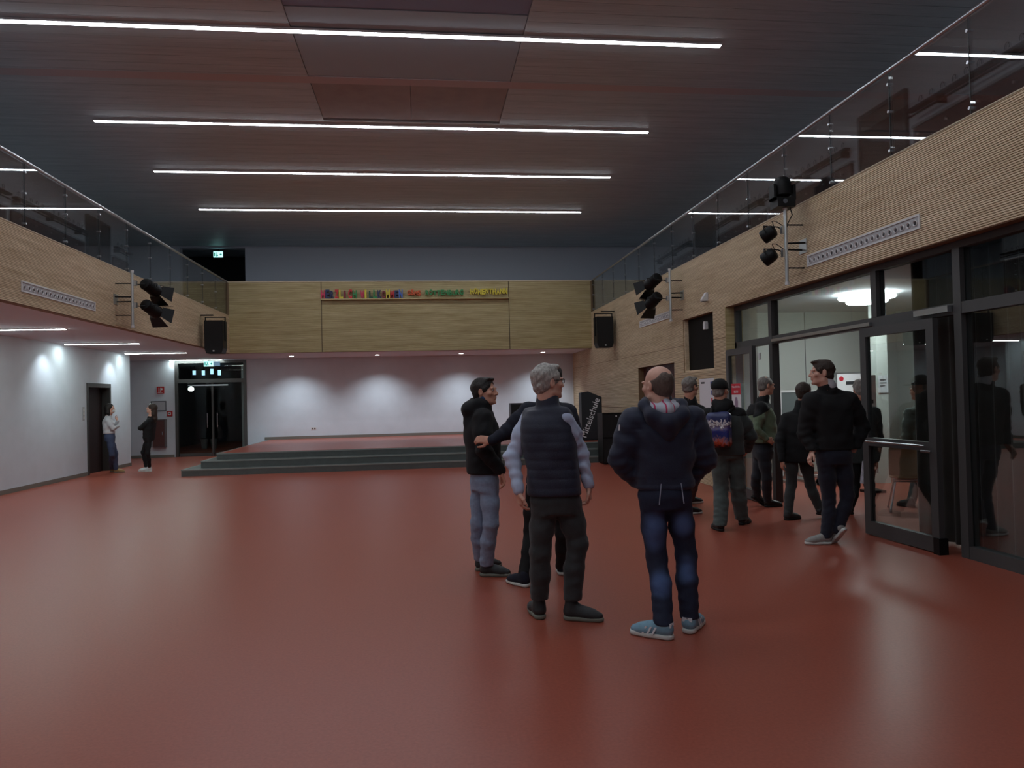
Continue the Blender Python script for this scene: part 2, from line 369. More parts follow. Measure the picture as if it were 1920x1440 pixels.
CORW = mat('dark_corridor_wall', (60, 62, 66), .8)
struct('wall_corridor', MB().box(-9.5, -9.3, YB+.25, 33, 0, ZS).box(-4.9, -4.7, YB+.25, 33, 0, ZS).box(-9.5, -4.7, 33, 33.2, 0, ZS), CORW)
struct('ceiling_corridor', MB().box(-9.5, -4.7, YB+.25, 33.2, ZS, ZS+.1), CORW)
struct('trim_1', MB().box(-5.74, -5.66, YB+.14, YB+.2, .06, 2.85), mat('pale_jamb', (150, 154, 156), .5))
for i, (x, z, h) in enumerate(((-8.28, 2.8, .22), (-7.96, 2.79, .24), (-7.66, 2.83, .26), (-7.4, 2.79, .26))):
    t = thing('corridor_sign', '%s small glowing blue sign from the left behind the corridor glass' % ('first', 'second', 'third', 'fourth')[i], 'sign', (x, 28, z), group='glowing signs in the dark corridor')
    MB().box(-.07, .07, 0, .04, -h/2, h/2).build('housing', BLACK, t)
    MB().box(-.055, .055, -.006, 0, -h/2+.015, h/2-.05).build('sign_face', E_SMALL, t)
    MB().cyl((0, .02, h/2), (0, .02, ZS-z), .008).build('rod', BLACKM, t)
gl = thing('globe_lamp', 'small bright round lamp glowing in the dark corridor', 'lamp', (-8.4, 28, 2.2))
MB().lathe((0, 0, -.09), (0, 0, 1), [(0, .02), (.02, .07), (.06, .1), (.1, .1), (.14, .07), (.17, .03)]).build('globe', E_GLOBE, gl, smooth=True)
MB().cyl((0, 0, .08), (0, 0, ZS-2.2), .008).build('cord', BLACKM, gl)
for i, x in enumerate((-8.02, -7.68)):
    t = thing('waste_bin', ('left' if i == 0 else 'right')+' pale bin standing in the dark corridor behind the glass', 'bin', (x, 28.2, 0), group='bins in the corridor')
    MB().lathe((0, 0, 0), (0, 0, 1), [(0, .09), (.3, .125), (.36, .13)]).build('body', mat('pale_bin', (150, 152, 156), .5), t, smooth=True)
    MB().lathe((0, 0, .36), (0, 0, 1), [(0, .135), (.02, .135), (.03, .1)]).build('lid', BLACK, t)
# alcove wall fittings
t = thing('fire_sign', 'small square red fire hose sign high on the alcove wall', 'sign', (-8.14, YB, 2.1))
MB().box(-.11, .11, -.012, 0, -.11, .11).build('plate', mat('fire_red', (176, 28, 34), .5), t)
MB().box(-.05, -.03, -.016, -.012, -.06, .07).box(.0, .02, -.016, -.012, -.07, .07).box(.02, .06, -.016, -.012, .0, .06).box(-.08, .08, -.016, -.012, -.085, -.075).build('pictogram', PAPER, t)
t = thing('notice_board', 'grey framed notice board beside the red alarm button', 'board', (-8.2, YB, 1.6))
MB().box(-.23, .23, -.015, 0, -.16, .16).build('frame', mat('grey_frame', (96, 98, 104), .5), t)
MB().box(-.2, .2, -.019, -.015, -.13, .13).build('sheet', mat('grey_sheet', (176, 178, 186), .7), t)
t = thing('alarm_button', 'small red alarm box right of the notice board', 'alarm', (-7.87, YB, 1.36))
MB().box(-.08, .08, -.05, 0, -.08, .08).build('case', MATS['fire_red'], t)
MB().box(-.045, .045, -.056, -.05, -.045, .045).build('window', PAPER, t)
MB().cyl((0, -.056, 0), (0, -.066, 0), .018, n=12).build('button', BLACK, t)
t = thing('fire_hose_cabinet', 'tall reddish brown hose cabinet on the alcove wall behind the woman in black', 'cabinet', (-8.16, YB, .76))
MB().box(-.19, .19, -.16, 0, -.43, .43).build('body', mat('cabinet_grey', (88, 78, 80), .5), t)
dd = MB().box(-.165, .165, -.172, -.16, -.4, .4).build('door', mat('cabinet_red', (92, 56, 54), .5), t)
MB().box(.11, .13, -.19, -.172, -.05, .05).build('handle', STEEL, dd)
# ---------------------------------------------------------------- glass railings
def railing(x, y0, y1, ystart, step, label, side):
    t = thing('glass_railing', label, 'railing', (x, 0, 0))
    MB().cyl((0, y0, ZR-.01), (0, y1, ZR-.01), .024, n=12).build('handrail', STEEL, t, smooth=True)
    y = ystart
    while y > y0+step: y -= step
    joints = []
    while y < y1:
        joints.append(y); y += step
    ed = [y0]+[j for j in joints if j > y0+.2]+[y1]
    for a, b in zip(ed[:-1], ed[1:]):
        MB().box(-.006, .006, a+.006, b-.006, ZT-.3+.32, ZR-.04).build('glass_pane', GLASS, t)
    for j in ed[1:-1]:
        MB().box(-.004, .004, j-.004, j+.004, ZT+.02, ZR-.04).build('edge_seal', mat('dark_edge', (30, 34, 34), .4), t)
        for z in (ZT+.08, ZT+.5, ZR-.16):
            MB().cyl((side*.02, j, z), (-side*.02, j, z), .016, n=10).build('clamp', STEEL, t)
    return t
railing(XF-.05, YN, YF+.02, 10.78, 1.17, 'glass railing with steel handrail on the left gallery', 1)
railing(XR+.05, YN, YF+.02, 6.11, 1.157, 'glass railing with steel handrail on the right gallery', -1)
# ---------------------------------------------------------------- gallery coat racks over red boards
def rack(x, s, y0, y1, label):
    t = thing('coat_rack', label, 'coat rack', (x, y0, 0), group='coat racks along the gallery walls')
    L = y1-y0
    MB().box(0, s*.05, 0, L, ZG+.3, 5.50).build('wall_board', DREDD, t)
    MB().box(0, s*.07, -.02, L+.02, 5.51, 5.55).build('top_rail', mat('light_bench_edge', (140, 142, 146), .5), t)
    MB().box(s*.05, s*.16, 0, L, 5.74, 5.78).build('hat_shelf', BLACKM, t)
    MB().cyl((s*.12, 0, 5.67), (s*.12, L, 5.67), .014).build('hanging_rail', BLACKM, t)
    for yy in np.arange(.12, L, 1.3): MB().box(0, s*.15, yy-.012, yy+.012, 5.64, 5.74).build('bracket', BLACKM, t)
    for yy in np.arange(.1, L-.05, .23):
        p = [(s*.12, yy+.038*math.cos(a), 5.80+.045+.05*math.sin(a)) for a in np.linspace(-.5, math.pi+.5, 8)]
        MB().tube(p, .006, 5).build('hook', BLACKM, t)
    for yy in np.arange(.25, L-.1, .6): MB().cyl((s*.05, yy, 5.39), (s*.085, yy, 5.39), .02, n=10).build('coat_knob', STEEL, t)
rack(UR, -1, 6.8, 10.17, 'coat rack above dark red boards, nearest on the right gallery')
rack(UR, -1, 11.8, 14.85, 'coat rack above dark red boards, right of the moving light')
rack(UR, -1, 15.0, 17.65, 'coat rack between the moving light and the dark door')
rack(UR, -1, 19.3, 22.2, 'farthest coat rack on the right gallery')
rack(UL, 1, 15.4, 18.5, 'long coat rack on the left gallery before the dark door')
rack(UL, 1, 12.1, 15.2, 'coat rack at the left edge of the left gallery')
rack(UL, 1, 20.15, 21.15, 'short coat rack just beyond the left gallery door')
# gallery exit opening, dark beyond
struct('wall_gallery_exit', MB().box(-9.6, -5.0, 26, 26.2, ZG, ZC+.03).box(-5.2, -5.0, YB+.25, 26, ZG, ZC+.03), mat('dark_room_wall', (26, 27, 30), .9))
def exit_sign(name, label, loc, wdt, h, drop, arrow=True, dark=False):
    t = thing(name, label, 'exit sign', loc)
    MB().box(-wdt/2, wdt/2, 0, .05, -h/2, h/2).build('housing', VENTW, t)
    MB().box(-wdt/2+.008, wdt/2-.008, -.005, 0, -h/2+.008, h/2-.008).build('sign_face', E_EXIT, t)
    if arrow:   # running figure, doorway and arrow
        MB().box(-wdt*.40, -wdt*.30, -.008, -.005, -h*.3, h*.3).build('doorway', EXITG, t)
        MB().cyl((-wdt*.12, -.006, h*.24), (-wdt*.12, -.009, h*.24), h*.09, n=10).box(-wdt*.16, -wdt*.07, -.008, -.005, -h*.1, h*.14).box(-wdt*.22, -wdt*.13, -.008, -.005, -h*.34, -h*.08).box(-wdt*.09, -wdt*.01, -.008, -.005, -h*.3, -h*.08).build('running_figure', EXITG, t)
        MB().prism([(wdt*.15, h*.08), (wdt*.25, h*.08), (wdt*.25, h*.26), (wdt*.4, 0), (wdt*.25, -h*.26), (wdt*.25, -h*.08), (wdt*.15, -h*.08)], -.008, -.005).build('arrow', EXITG, t)
    if drop: MB().cyl((0, .025, h/2), (0, .025, h/2+drop), .008).build('rod', BLACKM, t)
    return t
exit_sign('exit_sign', 'glowing exit sign in the dark upper gallery doorway', (-6.39, 24.25, 6.37), .3, .2, .15)
e2 = exit_sign('exit_sign', 'glowing green exit sign above the corridor glass door', (-6.62, 23.85, 2.88), .3, .17, .065)
MB().box(.155, .33, .0, .04, -.07, .07).build('side_panel', E_EXITD, e2)
# ---------------------------------------------------------------- lamps
for i, yy in enumerate(LY):
    lab = ['long bright ceiling strip light behind the camera', 'long ceiling strip light overhead', 'long ceiling strip light just above the view', 'nearest long ceiling strip light at the top of the picture', 'second long ceiling strip light from the front', 'third long ceiling strip light from the front', 'farthest and shortest looking ceiling strip light'][i]
    t = thing('strip_light', lab, 'light', (-.62, yy, ZC-.003), group='long strip lights across the hall ceiling')
    x0 = -4.95; x1 = 4.93
    MB().box(x0, x1, -.05, .05, -.03, 0).build('housing', VENTW, t)
    MB().box(x0+.01, x1-.01, -.036, .036, -.036, -.03).build('diffuser', E_STRIP, t)
for i, yy in enumerate((-.2, 3.3, 6.8, 10.3, 13.86, 17.25, 20.55, 23.98)):
    lab = ['behind the camera', 'beside the camera', 'outside the left edge', 'at the far left edge', 'nearest of those in view', 'second from the left in view', 'third from the left in view', 'just above the corridor door'][i]
    t = thing('soffit_light', 'short strip light under the left gallery, '+lab, 'light', (-7.04, yy, ZS), group='short strip lights under the left gallery')
    MB().box(-.78, .78, -.04, .04, -.022, 0).build('housing', VENTW, t)
    MB().box(-.77, .77, -.03, .03, -.027, -.022).build('diffuser', E_SOFF, t)
def spot(name, loc, energy, ang, blend, aim, color=(1, .97, .93), r=.03, parent=None):
    l = bpy.data.lights.new(name, 'SPOT'); l.energy = energy; l.spot_size = R_(ang); l.spot_blend = blend; l.color = color; l.shadow_soft_size = r
    o = bpy.data.objects.new(name, l); COL.objects.link(o); o.location = loc
    o.rotation_euler = Vector(aim).to_track_quat('-Z', 'Y').to_euler()
    if parent: o.parent = parent
    return o
for i, x in enumerate((-3.96, -1.4, 1.18, 3.75)):
    t = thing('downlight', '%s round downlight from the left in the soffit above the stage' % ('first', 'second', 'third', 'fourth')[i], 'light', (x, 22.95, ZS), group='round downlights above the stage')
    MB().lathe((0, 0, 0), (0, 0, -1), [(0, .085), (.012, .085), (.012, .07)], 20).build('rim', VENTW, t)
    MB().cyl((0, 0, -.012), (0, 0, -.015), .066, n=20).build('lens', E_SPOT, t)
    spot('lamp', (0, 0, -.03), 125, 112, 1, (0, .22, -1), color=(.86, .95, 1.), parent=t)
for i, yy in enumerate((.1, 3.4, 6.7, 10.0, 13.3, 16.6, 19.9)):
    t = thing('wall_washer', 'small round downlight near the left wall under the gallery, number %s from the back' % ('seven', 'six', 'five', 'four', 'three', 'two', 'one')[i], 'light', (-7.55, yy, ZS), group='round wall washers under the left gallery')
    MB().lathe((0, 0, 0), (0, 0, -1), [(0, .06), (.008, .06), (.008, .05)], 20).build('rim', VENTW, t)
    MB().cyl((0, 0, -.006), (0, 0, -.007), .045, n=20).build('lens', mat('unlit_lens', (150, 150, 150), .3), t)
    spot('lamp', (0, 0, -.03), 34, 96, 1, (-.30, 0, -1), color=(.85, .95, 1.), parent=t)
# ---------------------------------------------------------------- air nozzle strips
def vent(loc, L, h, s, n, label):
    t = thing('air_vent', label, 'vent', loc)
    MB().box(0, s*.012, 0, L, -h/2, -h/2+.02).box(0, s*.012, 0, L, h/2-.02, h/2).box(0, s*.012, 0, .02, -h/2+.02, h/2-.02).box(0, s*.012, L-.02, L, -h/2+.02, h/2-.02).build('frame', VENTW, t)
    MB().box(-s*.002, s*.003, .02, L-.02, -h/2+.02, h/2-.02).build('plate', mat('vent_inner', (176, 176, 178), .5), t)
    for i in range(n):
        y = L*(i+.7)/(n+.4)
        q = MB().lathe((s*.003, y, -.008), (s, 0, 0), [(0, .034), (.006, .034), (.012, .028), (.004, .022)], 14).build('nozzle', VENTW, t)
        MB().cyl((s*.0035, y, -.008), (s*.008, y, -.008), .02, n=10).build('nozzle_hole', HOLE, q)
vent((XR, 6.77, 3.29), 2.17, .15, -1, 21, 'white air vent strip with a row of round nozzles, nearest on the right wood wall')
vent((XR, 14.33, 3.22), 2.05, .15, -1, 20, 'white air vent strip behind the far right stage lights')
vent((XF, 10.56, 3.27), 2.24, .15, 1, 19, 'white air vent strip with round nozzles on the left wood balcony front')
# motion detector
t = thing('motion_detector', 'small white angular detector on the right wood wall above the dark opening', 'detector', (XR, 12.34, 3.3))
MB().prism([(0, .075), (-.03, .075), (-.11, -.05), (-.1, -.075), (0, -.075)], -.05, .05).build('housing', VENTW, t)
MB().box(-.1, -.02, -.035, .035, -.081, -.075).build('lens', HOLE, t)
MB().cyl((0, 0, 0), (.0, .0, 0.001), .02).build('base', VENTW, t) if False else None
# ---------------------------------------------------------------- stage lights on pipes
def pipe_rig(x, y, s, z0, z1, label):
    t = thing('light_pipe', label, 'pipe', (x, y, 0))
    wx = (XF if s > 0 else XR)-x
    MB().cyl((0, 0, z0), (0, 0, z1), .024, n=14).build('pipe', PIPE, t, smooth=True)
    for z in (z1-.22, z0+.22): MB().box(0, wx, -.01, .01, z-.008, z+.008).build('wall_arm', BLACKM, t)
    zm = (z0+z1)/2
    MB().box(wx-(.012 if s > 0 else -.012)*-1, wx, -.09, .09, zm-.09, zm+.09).build('wall_plate', PIPE, t)
    MB().cyl((0, 0, zm+.04), (wx, -.05, zm+.04), .012).cyl((0, 0, zm-.04), (wx, .03, zm-.04), .012).build('strut', BLACKM, t)
    for z in (z0+.02, z1-.01): MB().cyl((0, 0, z-.02), (0, 0, z+.02), .029, n=14).build('end_cap', VENTW, t)
    return t
def doors_light(pivot, clamp, d, label, L=.36, r=.115):
    """theatre lamp: ribbed body, yoke, clamp and four barn doors; d is where it points"""
    t = thing('stage_light', label, 'stage light', pivot)
    d = Vector(d).normalized(); up = Vector((0, 0, 1)); sd = d.cross(up).normalized(); u2 = sd.cross(d)
    b = -d*L*.5
    MB().lathe(b, d, [(0, r*.55), (.02, r*.85), (L*.55, r*.9), (L*.6, r), (L, r*1.05)], 18).build('body', BLACK, t, smooth=True)
    for k in range(5): MB().lathe(b+d*(.04+k*.028), d, [(0, r*.93), (.008, r*.93)], 18).build('cooling_rib', BLACKM, t)
    MB().cyl(b+d*(L-.002), b+d*(L+.002), r*.86, n=18).build('lens', mat('lamp_lens', (60, 62, 66), .15), t)
    M = frame(b+d*L, sd, d, u2); h = r*1.0
    for ang in range(4):
        Rm = M @ Matrix.Rotation(ang*math.pi/2, 4, 'Y')
        wv = h*(.95 if ang % 2 == 0 else .8)
        vs = [(-wv, -.02, h*.95), (wv, -.02, h*.95), (wv*1.5, .17, h+.09), (-wv*1.5, .17, h+.09)]
        vs2 = [(a, b_, c+.006) for a, b_, c in vs]
        MB().add([Rm @ Vector(v) for v in vs+vs2], [(0, 1, 2, 3), (7, 6, 5, 4), (0, 4, 5, 1), (1, 5, 6, 2), (2, 6, 7, 3), (3, 7, 4, 0)]).build('barn_door', BLACKM, t)
    c = Vector(clamp)-Vector(pivot)
    MB().tube([sd*r*1.1, sd*r*1.15+u2*.06, c*.75+sd*.03], .009, 6).tube([-sd*r*1.1, -sd*r*1.15+u2*.06, c*.75-sd*.03], .009, 6).build('yoke', BLACKM, t)
    MB().box(-.03, .03, -.035, .035, -.045, .045, Matrix.Translation(c)).build('clamp', PIPE, t)
    MB().box(-.03, .03, -.004, .004, -.012, .012, frame(u2*(r*.9+.004)+d*0.02, d, u2, sd)).build('label_plate', VENTW, t)
    return t
pipe_rig(-5.05, 13.62, 1, 3.0, 4.0, 'pale vertical pipe on the left balcony front carrying two stage lights')
doors_light((-4.86, 13.95, 3.76), (-5.02, 13.66, 3.79), (.35, 1, -.33), 'upper barn-door stage light on the left pipe')
doors_light((-4.86, 13.95, 3.38), (-5.02, 13.66, 3.40), (.35, 1, -.40), 'lower barn-door stage light on the left pipe')
pipe_rig(4.70, 13.56, -1, 3.0, 4.0, 'pale vertical pipe on the far right balcony front with two barn-door lights')
doors_light((4.5, 13.95, 3.83), (4.67, 13.6, 3.8), (-.35, 1, -.38), 'upper barn-door stage light on the far right pipe')
doors_light((4.5, 13.95, 3.46), (4.67, 13.6, 3.45), (-.3, 1, -.45), 'lower barn-door stage light on the far right pipe')
pipe_rig(4.70, 9.03, -1, 3.0, 4.0, 'tall pale vertical pipe on the near right balcony front')
def par(pivot, clamp, d, label):
    t = thing('par_light', label, 'stage light', pivot)
    d = Vector(d).normalized(); up = Vector((0, 0, 1)); sd = d.cross(up).normalized(); u2 = sd.cross(d)
    MB().lathe(-d*.1, d, [(0, .04), (.015, .075), (.05, .09), (.17, .095), (.19, .085)], 18).build('body', BLACK, t, smooth=True)
    MB().cyl(d*.085, d*.092, .078, n=18).build('lens', MATS['lamp_lens'], t)
    c = Vector(clamp)-Vector(pivot)
    MB().tube([sd*.1, sd*.1+u2*.07, u2*.13, -sd*.1+u2*.07, -sd*.1], .007, 6).build('yoke', BLACKM, t)
    MB().tube([u2*.13, c*.6+Vector((0, 0, .06)), c], .009, 6).build('arm', BLACKM, t)
    MB().box(-.03, .03, -.03, .03, -.05, .05, Matrix.Translation(c)).build('clamp', PIPE, t)
    MB().tube([-d*.1+u2*.02, -d*.12+u2*.12, c*.5+Vector((0, 0, .14)), c+Vector((0, 0, .05))], .005, 5).build('cable', BLACK, t)
par((4.55, 9.2, 3.70), (4.68, 9.05, 3.72), (-.6, .55, -.45), 'upper black round spotlight on the near right pipe')
par((4.55, 9.2, 3.40), (4.68, 9.05, 3.42), (-.6, .55, -.5), 'lower black round spotlight on the near right pipe')
t = thing('moving_light', 'large black moving-head light on top of the near right pipe', 'stage light', (4.68, 9.05, 4.0))
MB().box(-.12, .12, -.11, .11, .0, .12).build('base', BLACK, t)
MB().box(-.15, -.115, -.07, .07, .1, .3).box(.115, .15, -.07, .07, .1, .3).box(-.15, .15, -.07, .07, .1, .13).build('yoke', BLACK, t)
MB().lathe((0, 0, .15), (0, 0, 1), [(0, .08), (.02, .105), (.12, .113), (.19, .11), (.235, .09), (.26, .05)], 18).build('head', BLACK, t, smooth=True)
MB().cyl((-.02, -.11, .07), (-.02, -.116, .07), .03, n=14).build('display', mat('grey_display', (90, 94, 100), .3), t)
MB().tube([(.06, -.06, .02), (.09, -.07, -.1), (.04, -.05, -.2), (.02, -.02, -.3)], .007, 6).build('cable', BLACK, t)
t = thing('stage_spot', 'dark round spotlight cut by the left edge of the picture on the left balcony front', 'stage light', (-5.12, 9.3, 3.52))
MB().lathe((-.02, 0, 0), (.2, 1, -.3), [(0, .05), (.03, .1), (.15, .11), (.17, .1)], 18).build('body', BLACK, t, smooth=True)
MB().cyl((-.23, 0, .05), (-.02, 0, .03), .012).build('arm', BLACKM, t)
# ---------------------------------------------------------------- hung loudspeakers
def speaker(x, y, label, wx):
    t = thing('hung_loudspeaker', label, 'loudspeaker', (x, y, 3.27), group='loudspeakers hung under the gallery corners')
    MB().prism([(-.215, .37), (.215, .37), (.215, -.3), (.175, -.42), (-.175, -.42), (-.215, -.3)], -.18, .2).build('cabinet', BLACK, t)
    MB().prism([(-.2, .355), (.2, .355), (.2, -.29), (.165, -.405), (-.165, -.405), (-.2, -.29)], -.19, -.181).build('grille', mat('speaker_grille', (14, 14, 15), .8, bump=.6, bscale=300), t)
    MB().box(-.24, -.218, -.02, .02, -.12, .45).box(.218, .24, -.02, .02, -.12, .45).box(-.24, .24, -.02, .02, .45, .47).build('bracket', BLACKM, t)
    MB().box(-.05, wx, -.03, .03, .5, .53).build('wall_arm', BLACKM, t)
    MB().box(-.02, .02, -.196, -.19, -.38, -.35).build('badge', VENTW, t)
speaker(-4.99, 18.6, 'black loudspeaker hung at the left corner of the back balcony', -.335)
speaker(4.64, 18.6, 'black loudspeaker hung at the right corner of the back balcony', .295)
# ---------------------------------------------------------------- greeting letters on the ledge
COLS = {'pink': (206, 58, 92), 'navy': (36, 44, 84), 'red': (196, 44, 50), 'yellow': (214, 196, 62), 'green': (44, 132, 72), 'dark green': (24, 76, 56), 'blue': (72, 108, 190), 'orange': (210, 84, 40), 'maroon': (120, 30, 44)}
ORD = ['first', 'second', 'third', 'fourth', 'fifth', 'sixth', 'seventh', 'eighth', 'ninth', 'tenth']
def word(txt, cols, px0, px1, h, z, lab, grp):
    xa, xb = at(px0, 550, YF-.06)[0], at(px1, 550, YF-.06)[0]; st_ = (xb-xa)/len(txt)
    for i, ch in enumerate(txt):
        c = cols[i % len(cols)]; hh = h*(1+.08*math.sin(i*2.3)); dz = 0 if z < 4.52 else .012*math.sin(i*1.7)
        o = text_obj('letter', ch, .3, mat('letter_'+c.replace(' ', '_'), COLS[c], .5), frame((0, 0, 0), (1, 0, 0), (0, 0, 1), (0, -1, 0)), depth=.04, width=st_*(.9 if ch not in 'I' else .45), height=hh, bold=.012)
        o.location = (xa+i*st_+.01, YF-.055, z+dz)
        tag(o, '%s letter %s, %s of the %s' % (c, ch, ORD[i], lab), 'letter', grp)
word('HERZLICH', ['pink', 'navy', 'navy', 'red', 'yellow', 'maroon', 'red', 'green'], 601, 669, .25, 4.515, 'greeting word at the left', 'letters of the greeting')
word('WILLKOMMEN', ['pink', 'yellow', 'dark green', 'green', 'navy', 'maroon', 'yellow', 'red', 'navy', 'blue'], 675, 755, .24, 4.515, 'long multicoloured word', 'letters of the greeting')
word('GSMS', ['orange'], 763, 789, .15, 4.60, 'short orange word', 'orange letters')
word('ROTTENBURG', ['green'], 797, 869, .15, 4.60, 'all green word', 'green letters')
word('HOHENTHANN', ['yellow'], 881, 951, .16, 4.62, 'all yellow word at the right', 'yellow letters')
# ---------------------------------------------------------------- things on and before the stage
t = thing('lectern', 'dark lectern with white school lettering and a slanted top on the stage', 'lectern', (4.32, 18.9, .46))
MB().prism([(-.27, 0), (.27, 0), (.27, 1.12), (-.08, 1.27), (-.27, 1.24)], -.12, .2).build('body', mat('lectern_grey', (36, 40, 46), .5), t)
MB().box(-.3, .3, -.15, .23, 0, .03).build('foot', BLACK, t)
text_obj('lettering', 'Mittelschule', .2, mat('white_print', (230, 232, 236), .6), frame((-.16, -.1225, .07), (.36, 0, .933), (-.933, 0, .36), (0, -1, 0)), t, .003, width=1.06, height=.165, bold=.001)
t = thing('subwoofer', 'tall black bass loudspeaker box standing before the stage by the wood wall', 'loudspeaker', (4.48, 17.2, 0))
MB().box(-.33, .33, -.25, .27, .03, 1.2).build('cabinet', BLACK, t)
for z0, z1 in ((.06, .6), (.64, 1.17)):
    MB().box(-.31, .31, -.262, -.25, z0, z1).build('grille', MATS['speaker_grille'], t)
for z in (.57, 1.13): MB().box(-.02, .015, -.27, -.262, z-.015, z+.015).build('badge', PAPER, t)
for x in (-.28, .28):
    for yy in (-.2, .22): MB().cyl((x, yy, 0), (x, yy, .03), .03, n=10).build('foot', BLACKM, t)
t = thing('monitor_speaker', 'black box loudspeaker on the stage behind the two talking men', 'loudspeaker', (2.62, 20.4, .46))
MB().box(-.25, .25, -.2, .2, .0, 1.0).build('cabinet', mat('charcoal_box', (34, 38, 46), .5), t)
MB().box(-.23, .23, -.21, -.2, .04, .96).build('grille', MATS['speaker_grille'], t)
# ---------------------------------------------------------------- glass wall to the foyer
gw = struct('window_2', MB().box(XG-.04, XG+.06, YN, YR, 2.33, 2.44).box(XG-.04, XG+.06, YN, YR, 2.96, ZS+.17), DARKM)
posts = [10.33, 7.8, 6.49, 4.1, 1.7, -.7]
for p in posts:
    lo = 2.44 if p in (7.8,) else 0
    MB().box(XG-.045, XG+.065, p-.05, p+.05, lo, 2.96).build('mullion', DARKM, gw)
MB().box(XG-.04, XG+.06, YR-.06, YR, 0, 2.96).build('mullion', DARKM, gw)
MB().box(XG-.04, XG+.06, YN, 6.44, 0, .12).build('bottom_rail', DARKM, gw)
ed = [YR]+posts+[YN]
for a, b in zip(ed[:-1], ed[1:]):
    MB().box(XG+.005, XG+.015, b+.05, a-.05, 2.44, 2.96).build('pane', GLASSD, gw)
    if a <= 6.5: MB().box(XG+.005, XG+.015, b+.05, a-.05, .12, 2.33).build('pane', GLASSD, gw)
MB().box(XG-.075, XG-.04, 7.85, 10.25, 2.35, 2.39).build('door_closer_rail', STEEL, gw)
MB().box(XG-.1, XG-.04, 6.55, 7.05, 2.36, 2.42).build('door_closer', STEEL, gw)
def leaf(name, a, b, poster=False):
    """glazed door leaf from hinge a to edge b (floor points)"""
    a = Vector((*a, 0)); b = Vector((*b, 0)); d = (b-a); L = d.length; d.normalize(); n = Vector((-d.y, d.x, 0))
    M = frame(a, d, n, (0, 0, 1)); q = .03; m = MB()
    m.box(0, .1, -q, q, .012, 2.31, M).box(L-.1, L, -q, q, .012, 2.31, M).box(.1, L-.1, -q, q, .012, .16, M).box(.1, L-.1, -q, q, 2.21, 2.31, M).box(.1, L-.1, -q, q, 1.0, 1.09, M)
    o = struct(name, m, DARKM)
    MB().box(.1, L-.1, -.005, .005, .16, 1.0, M).build('pane', GLASSD, o); MB().box(.1, L-.1, -.005, .005, 1.09, 2.21, M).build('pane', GLASSD, o)
    return o, M, L
o, M, L = leaf('door_9', (4.98, 6.66), (4.93, 7.8))
MB().cyl(M @ Vector((.12, .075, 1.05)), M @ Vector((L-.12, .075, 1.05)), .011).build('push_bar', STEEL, o)
MB().box(-.02, .06, -.05, .05, .0, .16, M).build('hinge', BLACKM, o)
MB().cyl(M @ Vector((.03, .07, 1.0)), M @ Vector((.16, .075, 1.0)), .012).build('handle', STEEL, o)
o, M, L = leaf('door_10', (4.86, 10.4), (4.90, 11.45))
for z in (.25, 1.6, 2.15): MB().cyl((4.93, 10.36, z-.05), (4.93, 10.36, z+.05), .018, n=10).build('hinge', VENTW, o)
po = thing('door_poster', 'poster with a red heading taped inside the left open glass door leaf', 'poster', (4.845, 11.02, 1.5))
MB().box(-.004, 0, -.17, .17, -.26, .26).build('sheet', PAPER, po)
MB().box(-.006, -.004, -.17, .17, .09, .26).build('heading', REDP, po)
FY = lambda y, z: frame((-.0065, y, z), (0, -1, 0), (0, 0, 1), (-1, 0, 0))
text_obj('lettering', 'Maskenpflicht bitte', .05, PAPER, FY(.145, .185), po, .001, width=.29, height=.045)
text_obj('lettering', 'BEACHTEN', .05, PAPER, FY(.075, .115), po, .001, width=.15, height=.04)
MB().prism([(-.05, -.2), (.03, -.2), (.05, -.02), (.03, .05), (-.03, .05), (-.06, -.02)], .0045, .006, Matrix.Rotation(R_(90), 4, 'Z')).build('figure_print', mat('lilac_print', (150, 128, 152), .7), po)
po = thing('wall_poster', 'large white poster with small blue and red prints on the right wood wall', 'poster', (XR, 12.5, 1.52))
MB().box(-.006, 0, -.36, .3, -.36, .36).build('sheet', PAPER, po)
MB().box(-.008, -.006, -.3, -.24, -.1, .02).build('red_print', REDP, po)
MB().box(-.008, -.006, -.3, -.22, .2, .3).box(-.008, -.006, -.3, -.25, .07, .15).build('blue_print', mat('blue_print', (48, 60, 130), .7), po)
MB().box(-.008, -.006, .05, .22, .27, .3).box(-.008, -.006, .1, .2, -.2, -.17).box(-.008, -.006, .02, .12, -.26, -.2).build('text_line', HOLE, po)
# curtain behind the right panes: one folded sheet
def curtain(y0, y1, x, label):
    n = int((y1-y0)/.02); vs = []; fs = []
    for i in range(n+1):
        y = y0+(y1-y0)*i/n; dx = .035*math.sin(y*34)+.018*math.sin(y*13+1)
        for z in (.02, 3.14): vs.append((x+dx, y, z)); vs.append((x+dx+.006, y, z))
    for i in range(n):
        a = 4*i; b = a+4
        fs += [(a, b, b+2, a+2), (a+1, a+3, b+3, b+1), (a, a+1, b+1, b), (a+2, b+2, b+3, a+3)]
    fs += [(0, 2, 3, 1), (4*n, 4*n+1, 4*n+3, 4*n+2)]
    o = MB().add(vs, fs).build('curtain', CURT, smooth=True); tag(o, label, 'curtain')
curtain(-2.8, 7.63, 5.42, 'long dark brown pleated curtain behind the right glass wall')
